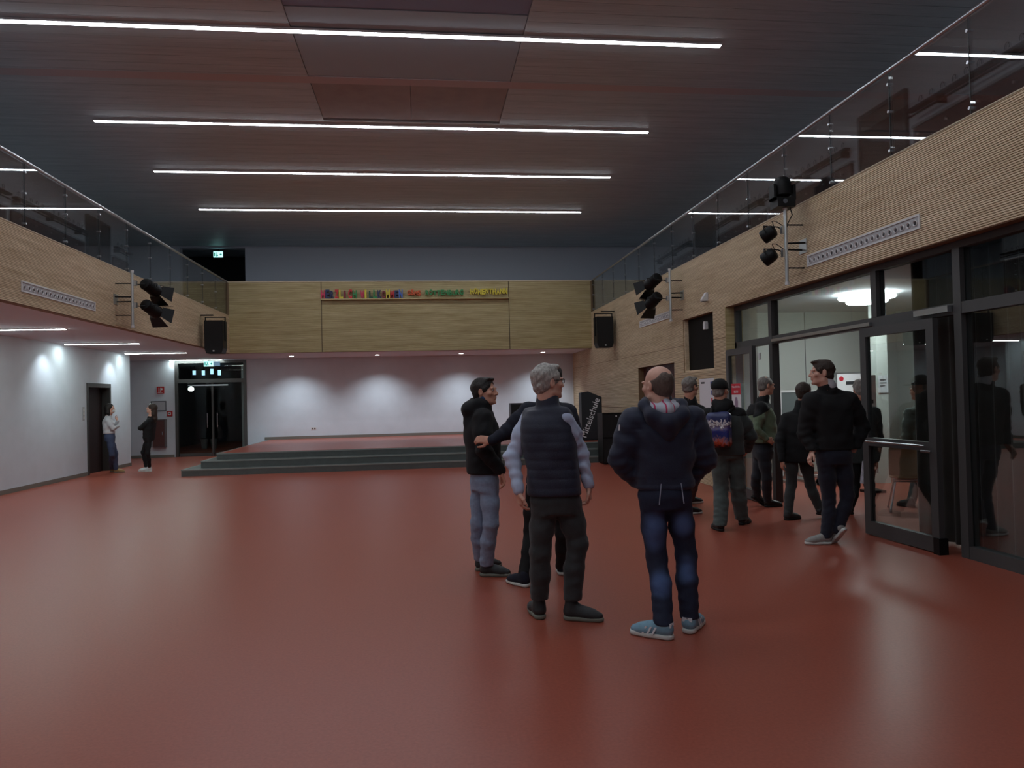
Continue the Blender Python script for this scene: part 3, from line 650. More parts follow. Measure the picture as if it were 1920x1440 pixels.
# ---------------------------------------------------------------- foyer
FW = mat('foyer_wall_paint', (206, 210, 204), .8)
struct('wall_foyer_back', MB().box(XG+.1, 12, 14.0, 14.2, 0, 3.2), FW)
struct('trim_2', MB().box(7.62, 7.632, 13.995, 14.0, 0, 3.2), mat('dark_seam', (110, 112, 110), .8))
struct('wall_foyer_left', MB().box(XG+.1, XG+.35, YR, 14.0, 0, 3.2), FW)
struct('wall_foyer_right', MB().box(9.6, 9.8, YN, 14.0, 0, 3.2), FW)
struct('trim_3', MB().box(7.78, 7.98, 11.9, 12.1, 0, 3.2), mat('pale_column', (214, 218, 212), .8))
t = thing('ring_lamp', 'bright round ceiling lamp glowing in the foyer', 'lamp', (7.25, 11.3, 3.2))
MB().cyl((0, 0, -.03), (0, 0, 0), .1, n=20).build('base', VENTW, t)
MB().lathe((0, 0, -.03), (0, 0, -1), [(0, .42), (.035, .44), (.06, .42)], 32).build('upper_ring', E_RING, t)
MB().lathe((0, 0, -.1), (0, 0, -1), [(0, .3), (.035, .32), (.06, .3)], 32).build('lower_ring', E_RING, t)
MB().cyl((0, 0, -.1), (0, 0, -.05), .2, n=20).build('spacer', VENTW, t)
t = thing('whiteboard', 'white mobile board with a red dot in the foyer', 'whiteboard', (8.05, 12.9, 0))
MB().box(-.42, .5, 0, .03, .9, 1.93).build('board', mat('bright_board', (240, 240, 242), .4), t)
MB().box(-.44, -.42, -.01, .04, .88, 1.95).box(.5, .52, -.01, .04, .88, 1.95).box(-.42, .5, -.01, .04, 1.93, 1.95).build('frame', STEEL, t)
MB().cyl((-.33, -.004, 1.83), (-.33, 0, 1.83), .045, n=16).build('red_dot', REDP, t)
MB().box(-.24, .3, -.004, 0, 1.72, 1.78).build('dark_print', HOLE, t)
for x in (-.35, .42): MB().cyl((x, .02, 0), (x, .02, .9), .02).box(x-.02, x+.02, -.28, .3, 0.02, .05).build('leg', STEEL, t)
t = thing('display_board', 'grey display board with white frame standing in the foyer', 'board', (6.62, 12.6, 0))
MB().box(-.24, .08, 0, .03, .75, 1.6).build('board', mat('grey_felt', (96, 104, 104), .8), t)
MB().box(-.26, .1, -.01, .035, 1.6, 1.64).box(.08, .11, -.01, .035, .1, 1.6).box(-.27, -.24, -.01, .035, .1, 1.6).build('frame', VENTW, t)
MB().box(-.3, -.2, -.25, .25, 0, .04).box(.04, .14, -.25, .25, 0, .04).build('foot', STEEL, t)
t = thing('display_board', 'second grey display board beside the dark coated visitor', 'board', (7.05, 12.8, 0))
MB().box(-.22, .2, 0, .03, .75, 1.6).build('board', MATS['grey_felt'], t)
MB().box(-.24, .22, -.01, .035, 1.6, 1.63).box(.2, .23, -.01, .035, .1, 1.6).box(-.25, -.22, -.01, .035, .1, 1.6).build('frame', VENTW, t)
MB().box(-.28, -.18, -.25, .25, 0, .04).box(.16, .26, -.25, .25, 0, .04).build('foot', STEEL, t)
t = thing('trolley', 'low metal trolley on castors in the foyer', 'trolley', (6.98, 11.9, 0))
MB().box(-.3, .35, -.2, .2, .13, .17).build('platform', VENTW, t)
MB().tube([(.33, -.18, .17), (.33, -.18, .8), (.33, .18, .8), (.33, .18, .17)], .014).build('handle', STEEL, t)
MB().box(-.2, .25, -.15, .15, .17, .42).build('crate', mat('grey_crate', (130, 134, 136), .6), t)
for x in (-.24, .28):
    for yy in (-.15, .15): MB().cyl((x, yy-.015, .05), (x, yy+.015, .05), .05, n=14).box(x-.015, x+.015, yy-.02, yy+.02, .05, .13).build('castor', BLACKM, t)
# wooden shell chair
def shell_chair(loc, rz, label):
    t = thing('shell_chair', label, 'chair', loc, rz)
    vs = []; fs = []; n = 14; m = 8
    for i in range(n+1):
        s = i/n
        if s < .5: y, z = .2-.40*(s/.5), .45-.02*math.sin(s*2*math.pi)
        else:
            q = (s-.5)/.5; y, z = -.2-.1*q, .45+.40*q
            y -= .03*math.sin(q*math.pi)
        for j in range(m+1):
            u = (j/m-.5)*2; wd = .2*(1-.1*s)*(1 if s < .93 else .85)
            vs.append((u*wd, y+(.02*u*u if s > .5 else 0), z+.02*u*u*(1 if s < .5 else 0)))
    N = len(vs); vs += [(x, y-.01, z-.01) for x, y, z in vs]
    for i in range(n):
        for j in range(m):
            a = i*(m+1)+j; fs += [(a, a+1, a+m+2, a+m+1), (N+a, N+a+m+1, N+a+m+2, N+a+1)]
    for i in range(n): 
        a = i*(m+1); b = a+m; fs += [(a, a+m+1, N+a+m+1, N+a), (b, N+b, N+b+m+1, b+m+1)]
    for j in range(m): a = j; b = n*(m+1)+j; fs += [(a, N+a, N+a+1, a+1), (b, b+1, N+b+1, N+b)]
    MB().add(vs, fs).build('seat_shell', WOODL, t, smooth=True)
    for sx in (-1, 1):
        for sy in (-1, 1):
            MB().cyl((sx*.13, sy*.1, .43), (sx*.21, sy*.22, .02), .011).cyl((sx*.21, sy*.22, 0), (sx*.21, sy*.22, .03), .016).build('leg', STEEL, t)
    MB().cyl((-.15, -.12, .4), (.15, -.12, .4), .01).cyl((-.15, .12, .4), (.15, .12, .4), .01).build('stretcher', STEEL, t)
shell_chair((6.35, 9.15, 0), R_(150), 'wooden shell chair with chrome legs seen through the open glass door leaf')
t = thing('wall_notice', 'white paper notice on the foyer wall seen through the glass leaf', 'notice', (7.88, 11.89, 1.72))
MB().box(-.09, .09, -.004, .0, -.16, .14).build('sheet', PAPER, t)
MB().box(-.06, .05, -.006, -.004, .05, .07).box(-.06, .06, -.006, -.004, -.0, .015).box(-.06, .03, -.006, -.004, -.05, -.035).build('text_line', HOLE, t)
t = thing('roll_up_board', 'narrow white upright board with dark writing in the foyer', 'board', (7.0, 10.9, 0))
MB().box(-.1, .1, 0, .02, .3, 1.85).build('board', MATS['bright_board'], t)
MB().box(-.14, .14, -.12, .14, 0, .04).box(-.02, .02, .02, .05, .04, 1.85).build('stand', BLACK, t)
MB().box(-.05, .0, -.003, 0, 1.5, 1.62).box(-.02, .05, -.003, 0, 1.4, 1.46).build('text_line', HOLE, t)
# ================================================================= people
def V3(*a): return np.array(a, float)
def nrm(v): v = np.asarray(v, float); return v/np.linalg.norm(v)
def gnd(px, py):
    d = CR*(px-960)/FPX - CU*(py-720)/FPX + CF; t = -EYE/d[2]
    return np.array([d[0]*t, d[1]*t, 0.])
def yawv(deg): a = R_(deg); return V3(-math.sin(a), math.cos(a), 0)       # 0 looks away from the camera, 90 to the left
class Sdf:
    """smooth union of soft shapes, meshed by surface nets on a grid that is finer where asked"""
    def __init__(s): s.ops = []; s.post = []
    def put(s, fn, lo, hi, k, mode='a'): s.ops.append((fn, np.asarray(lo)-.03, np.asarray(hi)+.03, k, mode)); return s
    def cone(s, a, b, ra, rb, k=.02, mode='a', flat=None):
        a = np.asarray(a, float); b = np.asarray(b, float); ba = b-a; bb = max(ba@ba, 1e-9)
        w, fs = (flat if flat else (None, 1))
        def fn(X, Y, Z):
            x, y, z = X-a[0], Y-a[1], Z-a[2]
            t = np.clip((x*ba[0]+y*ba[1]+z*ba[2])/bb, 0, 1)
            x, y, z = x-ba[0]*t, y-ba[1]*t, z-ba[2]*t
            if w is not None:
                c = (x*w[0]+y*w[1]+z*w[2])*(1/fs-1); x, y, z = x+w[0]*c, y+w[1]*c, z+w[2]*c
            return (np.sqrt(x*x+y*y+z*z)-(ra+(rb-ra)*t))*min(1, fs*1.2)
        r = max(ra, rb); return s.put(fn, np.minimum(a, b)-r, np.maximum(a, b)+r, k, mode)
    def chain(s, pts, rs, k=.02, **kw):
        for i in range(len(pts)-1): s.cone(pts[i], pts[i+1], rs[i], rs[i+1], k, **kw)
        return s
    def ell(s, c, r, M=None, k=.02, mode='a'):
        c = np.asarray(c, float); r = np.asarray(r, float); M = np.eye(3) if M is None else M     # rows are the axes
        def fn(X, Y, Z):
            x, y, z = X-c[0], Y-c[1], Z-c[2]
            q = [(x*M[i][0]+y*M[i][1]+z*M[i][2])/r[i] for i in range(3)]
            k0 = np.sqrt(q[0]**2+q[1]**2+q[2]**2); k1 = np.sqrt((q[0]/r[0])**2+(q[1]/r[1])**2+(q[2]/r[2])**2)+1e-6
            return k0*(k0-1)/k1
        R = max(r); return s.put(fn, c-R, c+R, k, mode)
    def box(s, c, h, M, rr=.01, k=.01, mode='a'):
        c = np.asarray(c, float)
        def fn(X, Y, Z):
            x, y, z = X-c[0], Y-c[1], Z-c[2]
            q = [np.abs(x*M[i][0]+y*M[i][1]+z*M[i][2])-h[i]+rr for i in range(3)]
            o = np.sqrt(sum(np.maximum(a, 0)**2 for a in q)); return o+np.minimum(np.maximum(np.maximum(q[0], q[1]), q[2]), 0)-rr
        R = math.sqrt(sum(v*v for v in h)); return s.put(fn, c-R, c+R, k, mode)
    def loft(s, st, k=.03, p=2.4, mode='a'):
        """st: rows z, cx, cy, halfwidth, halfdepth, yaw(deg); sections along z"""
        st = np.array(sorted(st), float); z0, z1 = st[0, 0], st[-1, 0]
        zz = np.linspace(z0, z1, 40); T = [np.interp(zz, st[:, 0], st[:, i]) for i in range(1, 6)]
        kern = np.array([1, 2, 3, 2, 1.])/9
        T = [np.convolve(np.pad(t, 2, 'edge'), kern, 'valid') for t in T]
        def fn(X, Y, Z):
            cx, cy, hw, hd, yw = [np.interp(Z, zz, t) for t in T]
            a = np.radians(yw); rx, ry = np.cos(a), np.sin(a)
            x, y = X-cx, Y-cy; u = x*rx+y*ry; v = -x*ry+y*rx
            n = (np.abs(u/hw)**p+np.abs(v/hd)**p)**(1/p); d = (n-1)*np.minimum(hw, hd)
            return np.maximum(d, np.maximum(Z-z1, z0-Z)+0*d)
        R = max(st[:, 3].max(), st[:, 4].max())
        return s.put(fn, (st[:, 1].min()-R, st[:, 2].min()-R, z0), (st[:, 1].max()+R, st[:, 2].max()+R, z1), k, mode)
    def clip(s, fn): s.post.append(('c', fn)); return s
    def wave(s, fn): s.post.append(('w', fn)); return s
    def mesh(s, name, m, parent, res=.012, fine=(), fres=.005, iso=0., clip=None, kind=None):
        lo = np.min([o[1] for o in s.ops if o[4] == 'a'], 0); hi = np.max([o[2] for o in s.ops if o[4] == 'a'], 0); ax = []
        for i in range(3):
            cuts = sorted([(max(f[0][i], lo[i]), min(f[1][i], hi[i])) for f in fine if f[0][i] < hi[i] and f[1][i] > lo[i]]); v = [lo[i]]
            while v[-1] < hi[i]:
                x = v[-1]; st_ = fres if any(a-res <= x <= b for a, b in cuts) else res; v.append(x+st_)
            ax.append(np.array(v))
        n = [len(a) for a in ax]; V = np.ones(n, np.float32); B = 14
        for i in range(0, n[0], B):
            for j in range(0, n[1], B):
                for k in range(0, n[2], B):
                    xs, ys, zs = ax[0][i:i+B], ax[1][j:j+B], ax[2][k:k+B]
                    rel = [o for o in s.ops if o[1][0] <= xs[-1] and o[2][0] >= xs[0] and o[1][1] <= ys[-1] and o[2][1] >= ys[0] and o[1][2] <= zs[-1] and o[2][2] >= zs[0]]
                    if not any(o[4] == 'a' for o in rel): continue
                    X, Y, Z = xs[:, None, None], ys[None, :, None], zs[None, None, :]
                    d = np.full((len(xs), len(ys), len(zs)), .2)
                    for fn, _, _, kk, md in rel:
                        e = fn(X, Y, Z)
                        if md == 'a': h = np.clip(.5+.5*(e-d)/kk, 0, 1); d = e*(1-h)+d*h-kk*h*(1-h)
                        else: e = -e; h = np.clip(.5-.5*(e-d)/kk, 0, 1); d = e*(1-h)+d*h+kk*h*(1-h)
                    for t, fn in s.post:
                        if t == 'w': d = d+fn(X, Y, Z)
                    d = d-iso
                    for t, fn in s.post:
                        if t == 'c': d = np.maximum(d, fn(X, Y, Z))
                    if clip is not None: d = np.maximum(d, clip(X, Y, Z))
                    V[i:i+B, j:j+B, k:k+B] = d
        V[0] = V[-1] = 1; V[:, 0] = V[:, -1] = 1; V[:, :, 0] = V[:, :, -1] = 1
        return nets(V, ax, name, m, parent, kind)
def nets(V, ax, name, m, parent, kind=None):
    I = V < 0; nx, ny, nz = V.shape
    cnt = np.zeros((nx-1, ny-1, nz-1), np.int8); sm = np.zeros((nx-1, ny-1, nz-1, 3), np.float32)
    corners = [(a, b, c) for a in (0, 1) for b in (0, 1) for c in (0, 1)]
    act = np.zeros((nx-1, ny-1, nz-1), bool); al = np.ones_like(act)
    for a, b, c in corners:
        q = I[a:nx-1+a, b:ny-1+b, c:nz-1+c]; act |= q; al &= q
    act &= ~al; C = np.argwhere(act)
    if len(C) == 0: return None
    acc = np.zeros((len(C), 3)); cn = np.zeros(len(C))
    vals = {o: V[C[:, 0]+o[0], C[:, 1]+o[1], C[:, 2]+o[2]] for o in corners}
    for o in corners:
        for d in range(3):
            if o[d] == 0:
                p = list(o); p[d] = 1; p = tuple(p); v0, v1 = vals[o], vals[p]; mk = (v0 < 0) != (v1 < 0)
                t = np.where(mk, v0/np.where(mk, v0-v1, 1), 0); pos = np.array(o, float)[None].repeat(len(C), 0); pos[:, d] = t
                acc[mk] += pos[mk]; cn[mk] += 1
    f = C+acc/cn[:, None]; co = np.stack([np.interp(f[:, i], np.arange(len(ax[i])), ax[i]) for i in range(3)], 1)
    idx = np.full(act.shape, -1, np.int64); idx[C[:, 0], C[:, 1], C[:, 2]] = np.arange(len(C)); F = []
    for d in range(3):
        a, b = [q for q in range(3) if q != d]; sl0 = [slice(1, -1)]*3; sl1 = list(sl0)
        sl0[d] = slice(0, -1); sl1[d] = slice(1, None)
        s0 = I[tuple(sl0)]; s1 = I[tuple(sl1)]; E = np.argwhere(s0 != s1)
        if len(E) == 0: continue
        ins = s0[E[:, 0], E[:, 1], E[:, 2]]; base = E.copy()
        for q in range(3):
            if q != d: base[:, q] += 1
        def g(da, db): c = base.copy(); c[:, a] += da; c[:, b] += db; return idx[c[:, 0], c[:, 1], c[:, 2]]
        q = np.stack([g(-1, -1), g(0, -1), g(0, 0), g(-1, 0)], 1)
        fl = ins if d != 1 else ~ins
        q[~fl] = q[~fl][:, ::-1]; F.append(q)
    F = np.concatenate(F); F = F[(F >= 0).all(1)]
    # light smoothing of the net
    nb = np.zeros_like(co); nc = np.zeros(len(co))
    for i in range(4):
        j = (i+1) % 4
        np.add.at(nb, F[:, i], co[F[:, j]]); np.add.at(nc, F[:, i], 1)
    co = co*.6+.4*nb/np.maximum(nc, 1)[:, None]
    me = bpy.data.meshes.new(name); me.vertices.add(len(co)); me.vertices.foreach_set('co', co.astype(np.float32).ravel())
    me.loops.add(len(F)*4); me.loops.foreach_set('vertex_index', F.astype(np.int32).ravel())
    me.polygons.add(len(F)); me.polygons.foreach_set('loop_start', np.arange(0, len(F)*4, 4, dtype=np.int32)); me.polygons.foreach_set('loop_total', np.full(len(F), 4, np.int32))
    me.update(calc_edges=True); me.polygons.foreach_set('use_smooth', [True]*len(F)); me.materials.append(m)
    o = bpy.data.objects.new(name, me); COL.objects.link(o)
    if parent is not None: o.parent = parent; fix(o, parent)
    if kind: o['kind'] = kind
    return o
def folds(amp, seed=0, sc=1.):
    r = np.random.default_rng(seed); w = r.normal(size=(5, 3))*np.array([14, 14, 26])*sc; ph = r.uniform(0, 6.28, 10)
    def fn(X, Y, Z):
        a = 0
        for i in range(5): a = a+np.sin(X*w[i, 0]+Y*w[i, 1]+Z*w[i, 2]+ph[i]+1.6*np.sin(X*w[(i+1) % 5, 1]*.4+Z*w[(i+2) % 5, 2]*.3+ph[i+5]))
        return a*amp/2.2
    return fn
def near_folds(pts, amp, freq=95., rad=.13):
    """creases across a limb that gather around a joint"""
    def fn(X, Y, Z):
        d = 0
        for (c, ax_) in pts:
            x, y, z = X-c[0], Y-c[1], Z-c[2]; r2 = x*x+y*y+z*z
            d = d+np.exp(-r2/(rad*rad))*np.sin((x*ax_[0]+y*ax_[1]+z*ax_[2])*freq+1.5*np.sin(x*30+y*22))
        return d*amp
    return fn
SKIN = mat('skin', (206, 150, 126), .55, var=.06, vscale=30)
SKIN2 = mat('paler_skin', (214, 166, 146), .55, var=.06, vscale=30)
EYEW = mat('eye_white', (214, 210, 206), .3); IRIS = mat('dark_iris', (40, 30, 26), .3)
LIP = mat('lip', (150, 86, 80), .5)
def hair_mat(n, c): return mat(n, c, .6, var=.35, vscale=60, bump=.8, bscale=140, stretch=(1, 1, .35))
def hand(B, wr, dr, palm_n, s=1., curl=.35, side=1):
    """palm, four unequal bent fingers and a thumb; dr points along the hand, palm_n out of the palm, side=+1 puts the thumb towards dr x palm_n"""
    d = nrm(dr); n = nrm(palm_n-d*(d@palm_n)); t = np.cross(d, n)*side; wr = np.asarray(wr, float)
    B.box(wr+d*.045*s, (.036*s, .048*s, .014*s), np.array([t, d, n]), .012*s, .012)
    B.cone(wr-d*.03*s, wr+d*.02*s, .026*s, .024*s, .02, flat=(n, .75))
    for i, (o, L) in enumerate(((.027, .078), (.0095, .088), (-.0085, .082), (-.026, .064))):
        p0 = wr+d*(.082 if i else .078)*s+t*o*s; c1, c2 = curl, curl*2.1
        d1 = nrm(d*math.cos(c1)+n*math.sin(c1)); d2 = nrm(d*math.cos(c2)+n*math.sin(c2)); d3 = nrm(d*math.cos(c2*1.35)+n*math.sin(c2*1.35))
        p1 = p0+d1*L*.42*s; p2 = p1+d2*L*.33*s; p3 = p2+d3*L*.25*s
        B.chain([p0, p1, p2, p3], [.0092*s, .0085*s, .0078*s, .0068*s], .004)
    q0 = wr+d*.02*s+t*.026*s; q1 = q0+nrm(d*.7+t*.7+n*.25)*.042*s; q2 = q1+nrm(d+t*.18+n*.35)*.032*s; q3 = q2+nrm(d+n*.5)*.022*s
    B.chain([q0, q1, q2, q3], [.015*s, .0115*s, .0098*s, .0085*s], .008)
def head_axes(yaw, pitch, tilt=0):
    f = yawv(yaw)*math.cos(R_(pitch))+V3(0, 0, math.sin(R_(pitch))); r = nrm(np.cross(f, V3(0, 0, 1))); u = np.cross(r, f)
    if tilt: c, s_ = math.cos(R_(tilt)), math.sin(R_(tilt)); r, u = r*c+u*s_, u*c-r*s_
    return r, f, u
def build_head(B, c, ax, s, neck):
    r, f, u = ax; M = np.array([r, f, u]); P = lambda x, y, z: c+(r*x+f*y+u*z)*s; E = lambda x, y, z, a, b, d, k=.012, mode='a': B.ell(P(x, y, z), (a*s, b*s, d*s), M, k, mode)
    E(0, -.016, .035, .075, .094, .083); E(0, .03, -.03, .060, .066, .082, .03); E(0, .045, -.085, .038, .034, .03, .03)
    B.cone(P(-.048, .0, -.07), P(-.02, .062, -.092), .02*s, .018*s, .02); B.cone(P(.048, .0, -.07), P(.02, .062, -.092), .02*s, .018*s, .02)
    E(0, .083, -.1, .017, .012, .014, .012)
    for q in (-1, 1):
        E(q*.03, .082, .020, .026, .013, .009, .012); E(q*.046, .062, -.022, .02, .02, .018, .018)
        E(q*.031, .094, .004, .016, .012, .010, .008, 's')
        E(q*.031, .078, .004, .013, .013, .012, .004)
        E(q*.076, -.008, -.006, .010, .02, .032, .006); E(q*.084, .0, -.003, .006, .011, .018, .004, 's')
        E(q*.012, .098, -.034, .0085, .01, .008, .005)
    B.cone(P(0, .086, .014), P(0, .108, -.028), .0085*s, .0125*s, .008)
    E(0, .089, -.055, .026, .012, .0055, .005); E(0, .088, -.066, .022, .012, .0065, .005)
    E(0, .1, -.0605, .024, .006, .0018, .003, 's')
    B.chain([P(0, -.02, -.045), P(0, -.02, -.1), neck+V3(0, 0, .0), neck-V3(0, 0, .08)], [.056*s, .054*s, .060*s, .075*s], .03)
    return P, M
def eyes(parent, P, ax, s):
    r, f, u = ax
    for q in (-1, 1):
        c = P(q*.031, .083, .004)
        e = MB().lathe(c, f, [(-.008*s, .004*s), (-.004*s, .0098*s), (.0, .0112*s), (.004*s, .0095*s), (.0072*s, .0055*s)], 12).build('eye', EYEW, parent, smooth=True)
        MB().cyl(c+f*.0072*s, c+f*.0086*s, .0052*s, n=10).build('iris', IRIS, e)
        fix(e, parent)
def fix(o, parent):
    """geometry is modelled in world metres: undo the thing's own offset; a part of a thing already sits in world space"""
    p = o.parent; o.matrix_parent_inverse = Matrix.Identity(4) if p.parent is not None else Matrix.Translation(-p.location)
def hair(style, parent, c, ax, s, m, res):
    r, f, u = ax; M = np.array([r, f, u]); P = lambda x, y, z: c+(r*x+f*y+u*z)*s; H = Sdf()
    E = lambda x, y, z, a, b, d, k=.015, mode='a': H.ell(P(x, y, z), (a*s, b*s, d*s), M, k, mode)
    side = {'short': .083, 'thick': .087, 'grey': .086, 'bald': .0785, 'buzz': .080}.get(style, .088)
    if style == 'bald':
        E(0, -.022, .028, .0785, .093, .080); E(0, -.045, -.03, .060, .062, .05, .03)
        E(0, .045, .095, .05, .12, .066, .022, 's'); E(0, .088, -.02, .1, .088, .16, .025, 's'); E(-.075, -.01, .085, .045, .07, .045, .02, 's'); E(.075, -.01, .085, .045, .07, .045, .02, 's')
    else:
        up = {'short': .095, 'thick': .104, 'grey': .100, 'buzz': .087}.get(style, .099)
        E(0, -.02, .036, side, .104 if style != 'buzz' else .099, up-.006); E(0, -.05, -.035, .064, .058, .05, .03)
        if style in ('short', 'thick', 'grey'): E(0, .05, .098, .05, .045, .02, .02)
        E(0, .102, -.034, .078, .066, .112, .01, 's')
        for q in (-1, 1): E(q*.09, .05, -.06, .03, .07, .075, .012, 's')
        if style == 'long':
            H.chain([P(0, -.06, .0), P(0, -.085, -.1), P(.01, -.12, -.24), P(.012, -.13, -.36)], [.085*s, .085*s, .075*s, .035*s], .03, flat=(f, .75))
            E(0, -.03, .03, .09, .1, .09, .02)
            E(0, .112, -.05, .07, .07, .115, .01, 's')
        if style == 'bob':
            H.chain([P(-.055, -.03, .0), P(-.07, -.02, -.1), P(-.06, -.0, -.15)], [.05*s, .045*s, .028*s], .03); H.chain([P(.055, -.03, .0), P(.07, -.02, -.1), P(.06, -.0, -.15)], [.05*s, .045*s, .028*s], .03)
            H.chain([P(0, -.06, .0), P(0, -.075, -.13)], [.07*s, .05*s], .03); E(0, .105, -.05, .062, .06, .1, .01, 's')
    for q in (-1, 1): E(q*.086, -.004, -.01, .02, .024, .036, .006, 's') if style not in ('long', 'bob') else None
    H.wave(folds(.0035 if style in ('thick', 'grey', 'short') else .0015, 5, 3.2))
    return H.mesh('hair', m, parent, res=res)
def shoe(parent, heel, yw, s, upper, sole_m, pitch=0., L=.285, stripes=None, high=False, laces=None):
    """heel: ground point at the back of the heel; pitch lifts the heel (deg), toe stays down"""
    f = yawv(yw); up = V3(0, 0, 1); r = np.cross(f, up); heel = np.asarray(heel, float)
    if pitch:
        a = R_(pitch); toe = heel+f*L*.8; f2 = f*math.cos(a)-up*math.sin(a); u2 = f*math.sin(a)+up*math.cos(a); heel = toe-f2*L*.8; f, up = f2, u2
    M = np.array([r, f, up]); P = lambda x, y, z: heel+(r*x+f*y+up*z)*s
    U = Sdf(); U.cone(P(0, .045, .055), P(0, .19, .045), .040*s, .040*s, .03, flat=(up, .9)); U.cone(P(0, .17, .042), P(.004, .235, .035), .040*s, .034*s, .03, flat=(up, .75))
    U.cone(P(0, .05, .06), P(0, .055, .125 if high else .095), .038*s, .040*s, .03); U.cone(P(0, .06, .09), P(0, .15, .06), .034*s, .03*s, .03)
    c0 = heel+up*.022*s
    U.clip(lambda X, Y, Z: -((X-c0[0])*up[0]+(Y-c0[1])*up[1]+(Z-c0[2])*up[2])+0*X)
    o = U.mesh('shoe', upper, parent, res=.008)
    T = Sdf(); T.cone(P(0, .042, .018), P(0, .15, .018), .041*s, .039*s, .02); T.cone(P(0, .15, .018), P(.004, .236, .018), .043*s, .038*s, .02)
    T.clip(lambda X, Y, Z: np.abs((X-heel[0])*up[0]+(Y-heel[1])*up[1]+(Z-heel[2])*up[2]-.0155*s)-.0145*s)
    q = T.mesh('sole', sole_m, o, res=.007); fix(q, parent)
    if stripes:
        for sd in (-1, 1):
            for k in range(3):
                y = .105+k*.03; w_ = .0425 if k < 2 else .0418
                b = MB().box(-.002*s, .002*s, -.006*s, .006*s, -.027*s, .024*s, frame(P(sd*w_*1.03, y, .050), nrm(r+up*.35*sd), nrm(f), nrm(up*1.0-f*.55))).build('stripe', stripes, o); fix(b, parent)
        b = MB().box(-.03*s, .03*s, -.003*s, .003*s, -.012*s, .012*s, frame(P(0, .012, .085), r, f, up)).build('heel_tab', stripes, o); fix(b, parent)
    if laces:
        b = MB()
        for k in range(4): b.tube([P(-.022, .115+k*.022, .079-k*.0085), P(0, .112+k*.022, .090-k*.0085), P(.022, .115+k*.022, .079-k*.0085)], .0026*s, 5)
        fix(b.build('laces', laces, o), parent); o.children[-1].matrix_parent_inverse = Matrix.Identity(4)
    return o, P(0, .062, .085)
def glasses(parent, P, ax, s, m):
    b = MB()
    for q in (-1, 1):
        b.tube([P(q*.031+.021*math.cos(a), .103-.006*abs(math.cos(a)), .004+.016*math.sin(a)) for a in np.linspace(0, 2*math.pi, 13)], .0024, 5)
        b.tube([P(q*.053, .099, .010), P(q*.074, .06, .010), P(q*.078, -.012, .012), P(q*.078, -.025, -.004)], .0026, 5)
    b.tube([P(-.010, .105, .008), P(0, .110, .011), P(.010, .105, .008)], .0024, 5)
    o = b.build('glasses', m, parent); fix(o, parent); return o
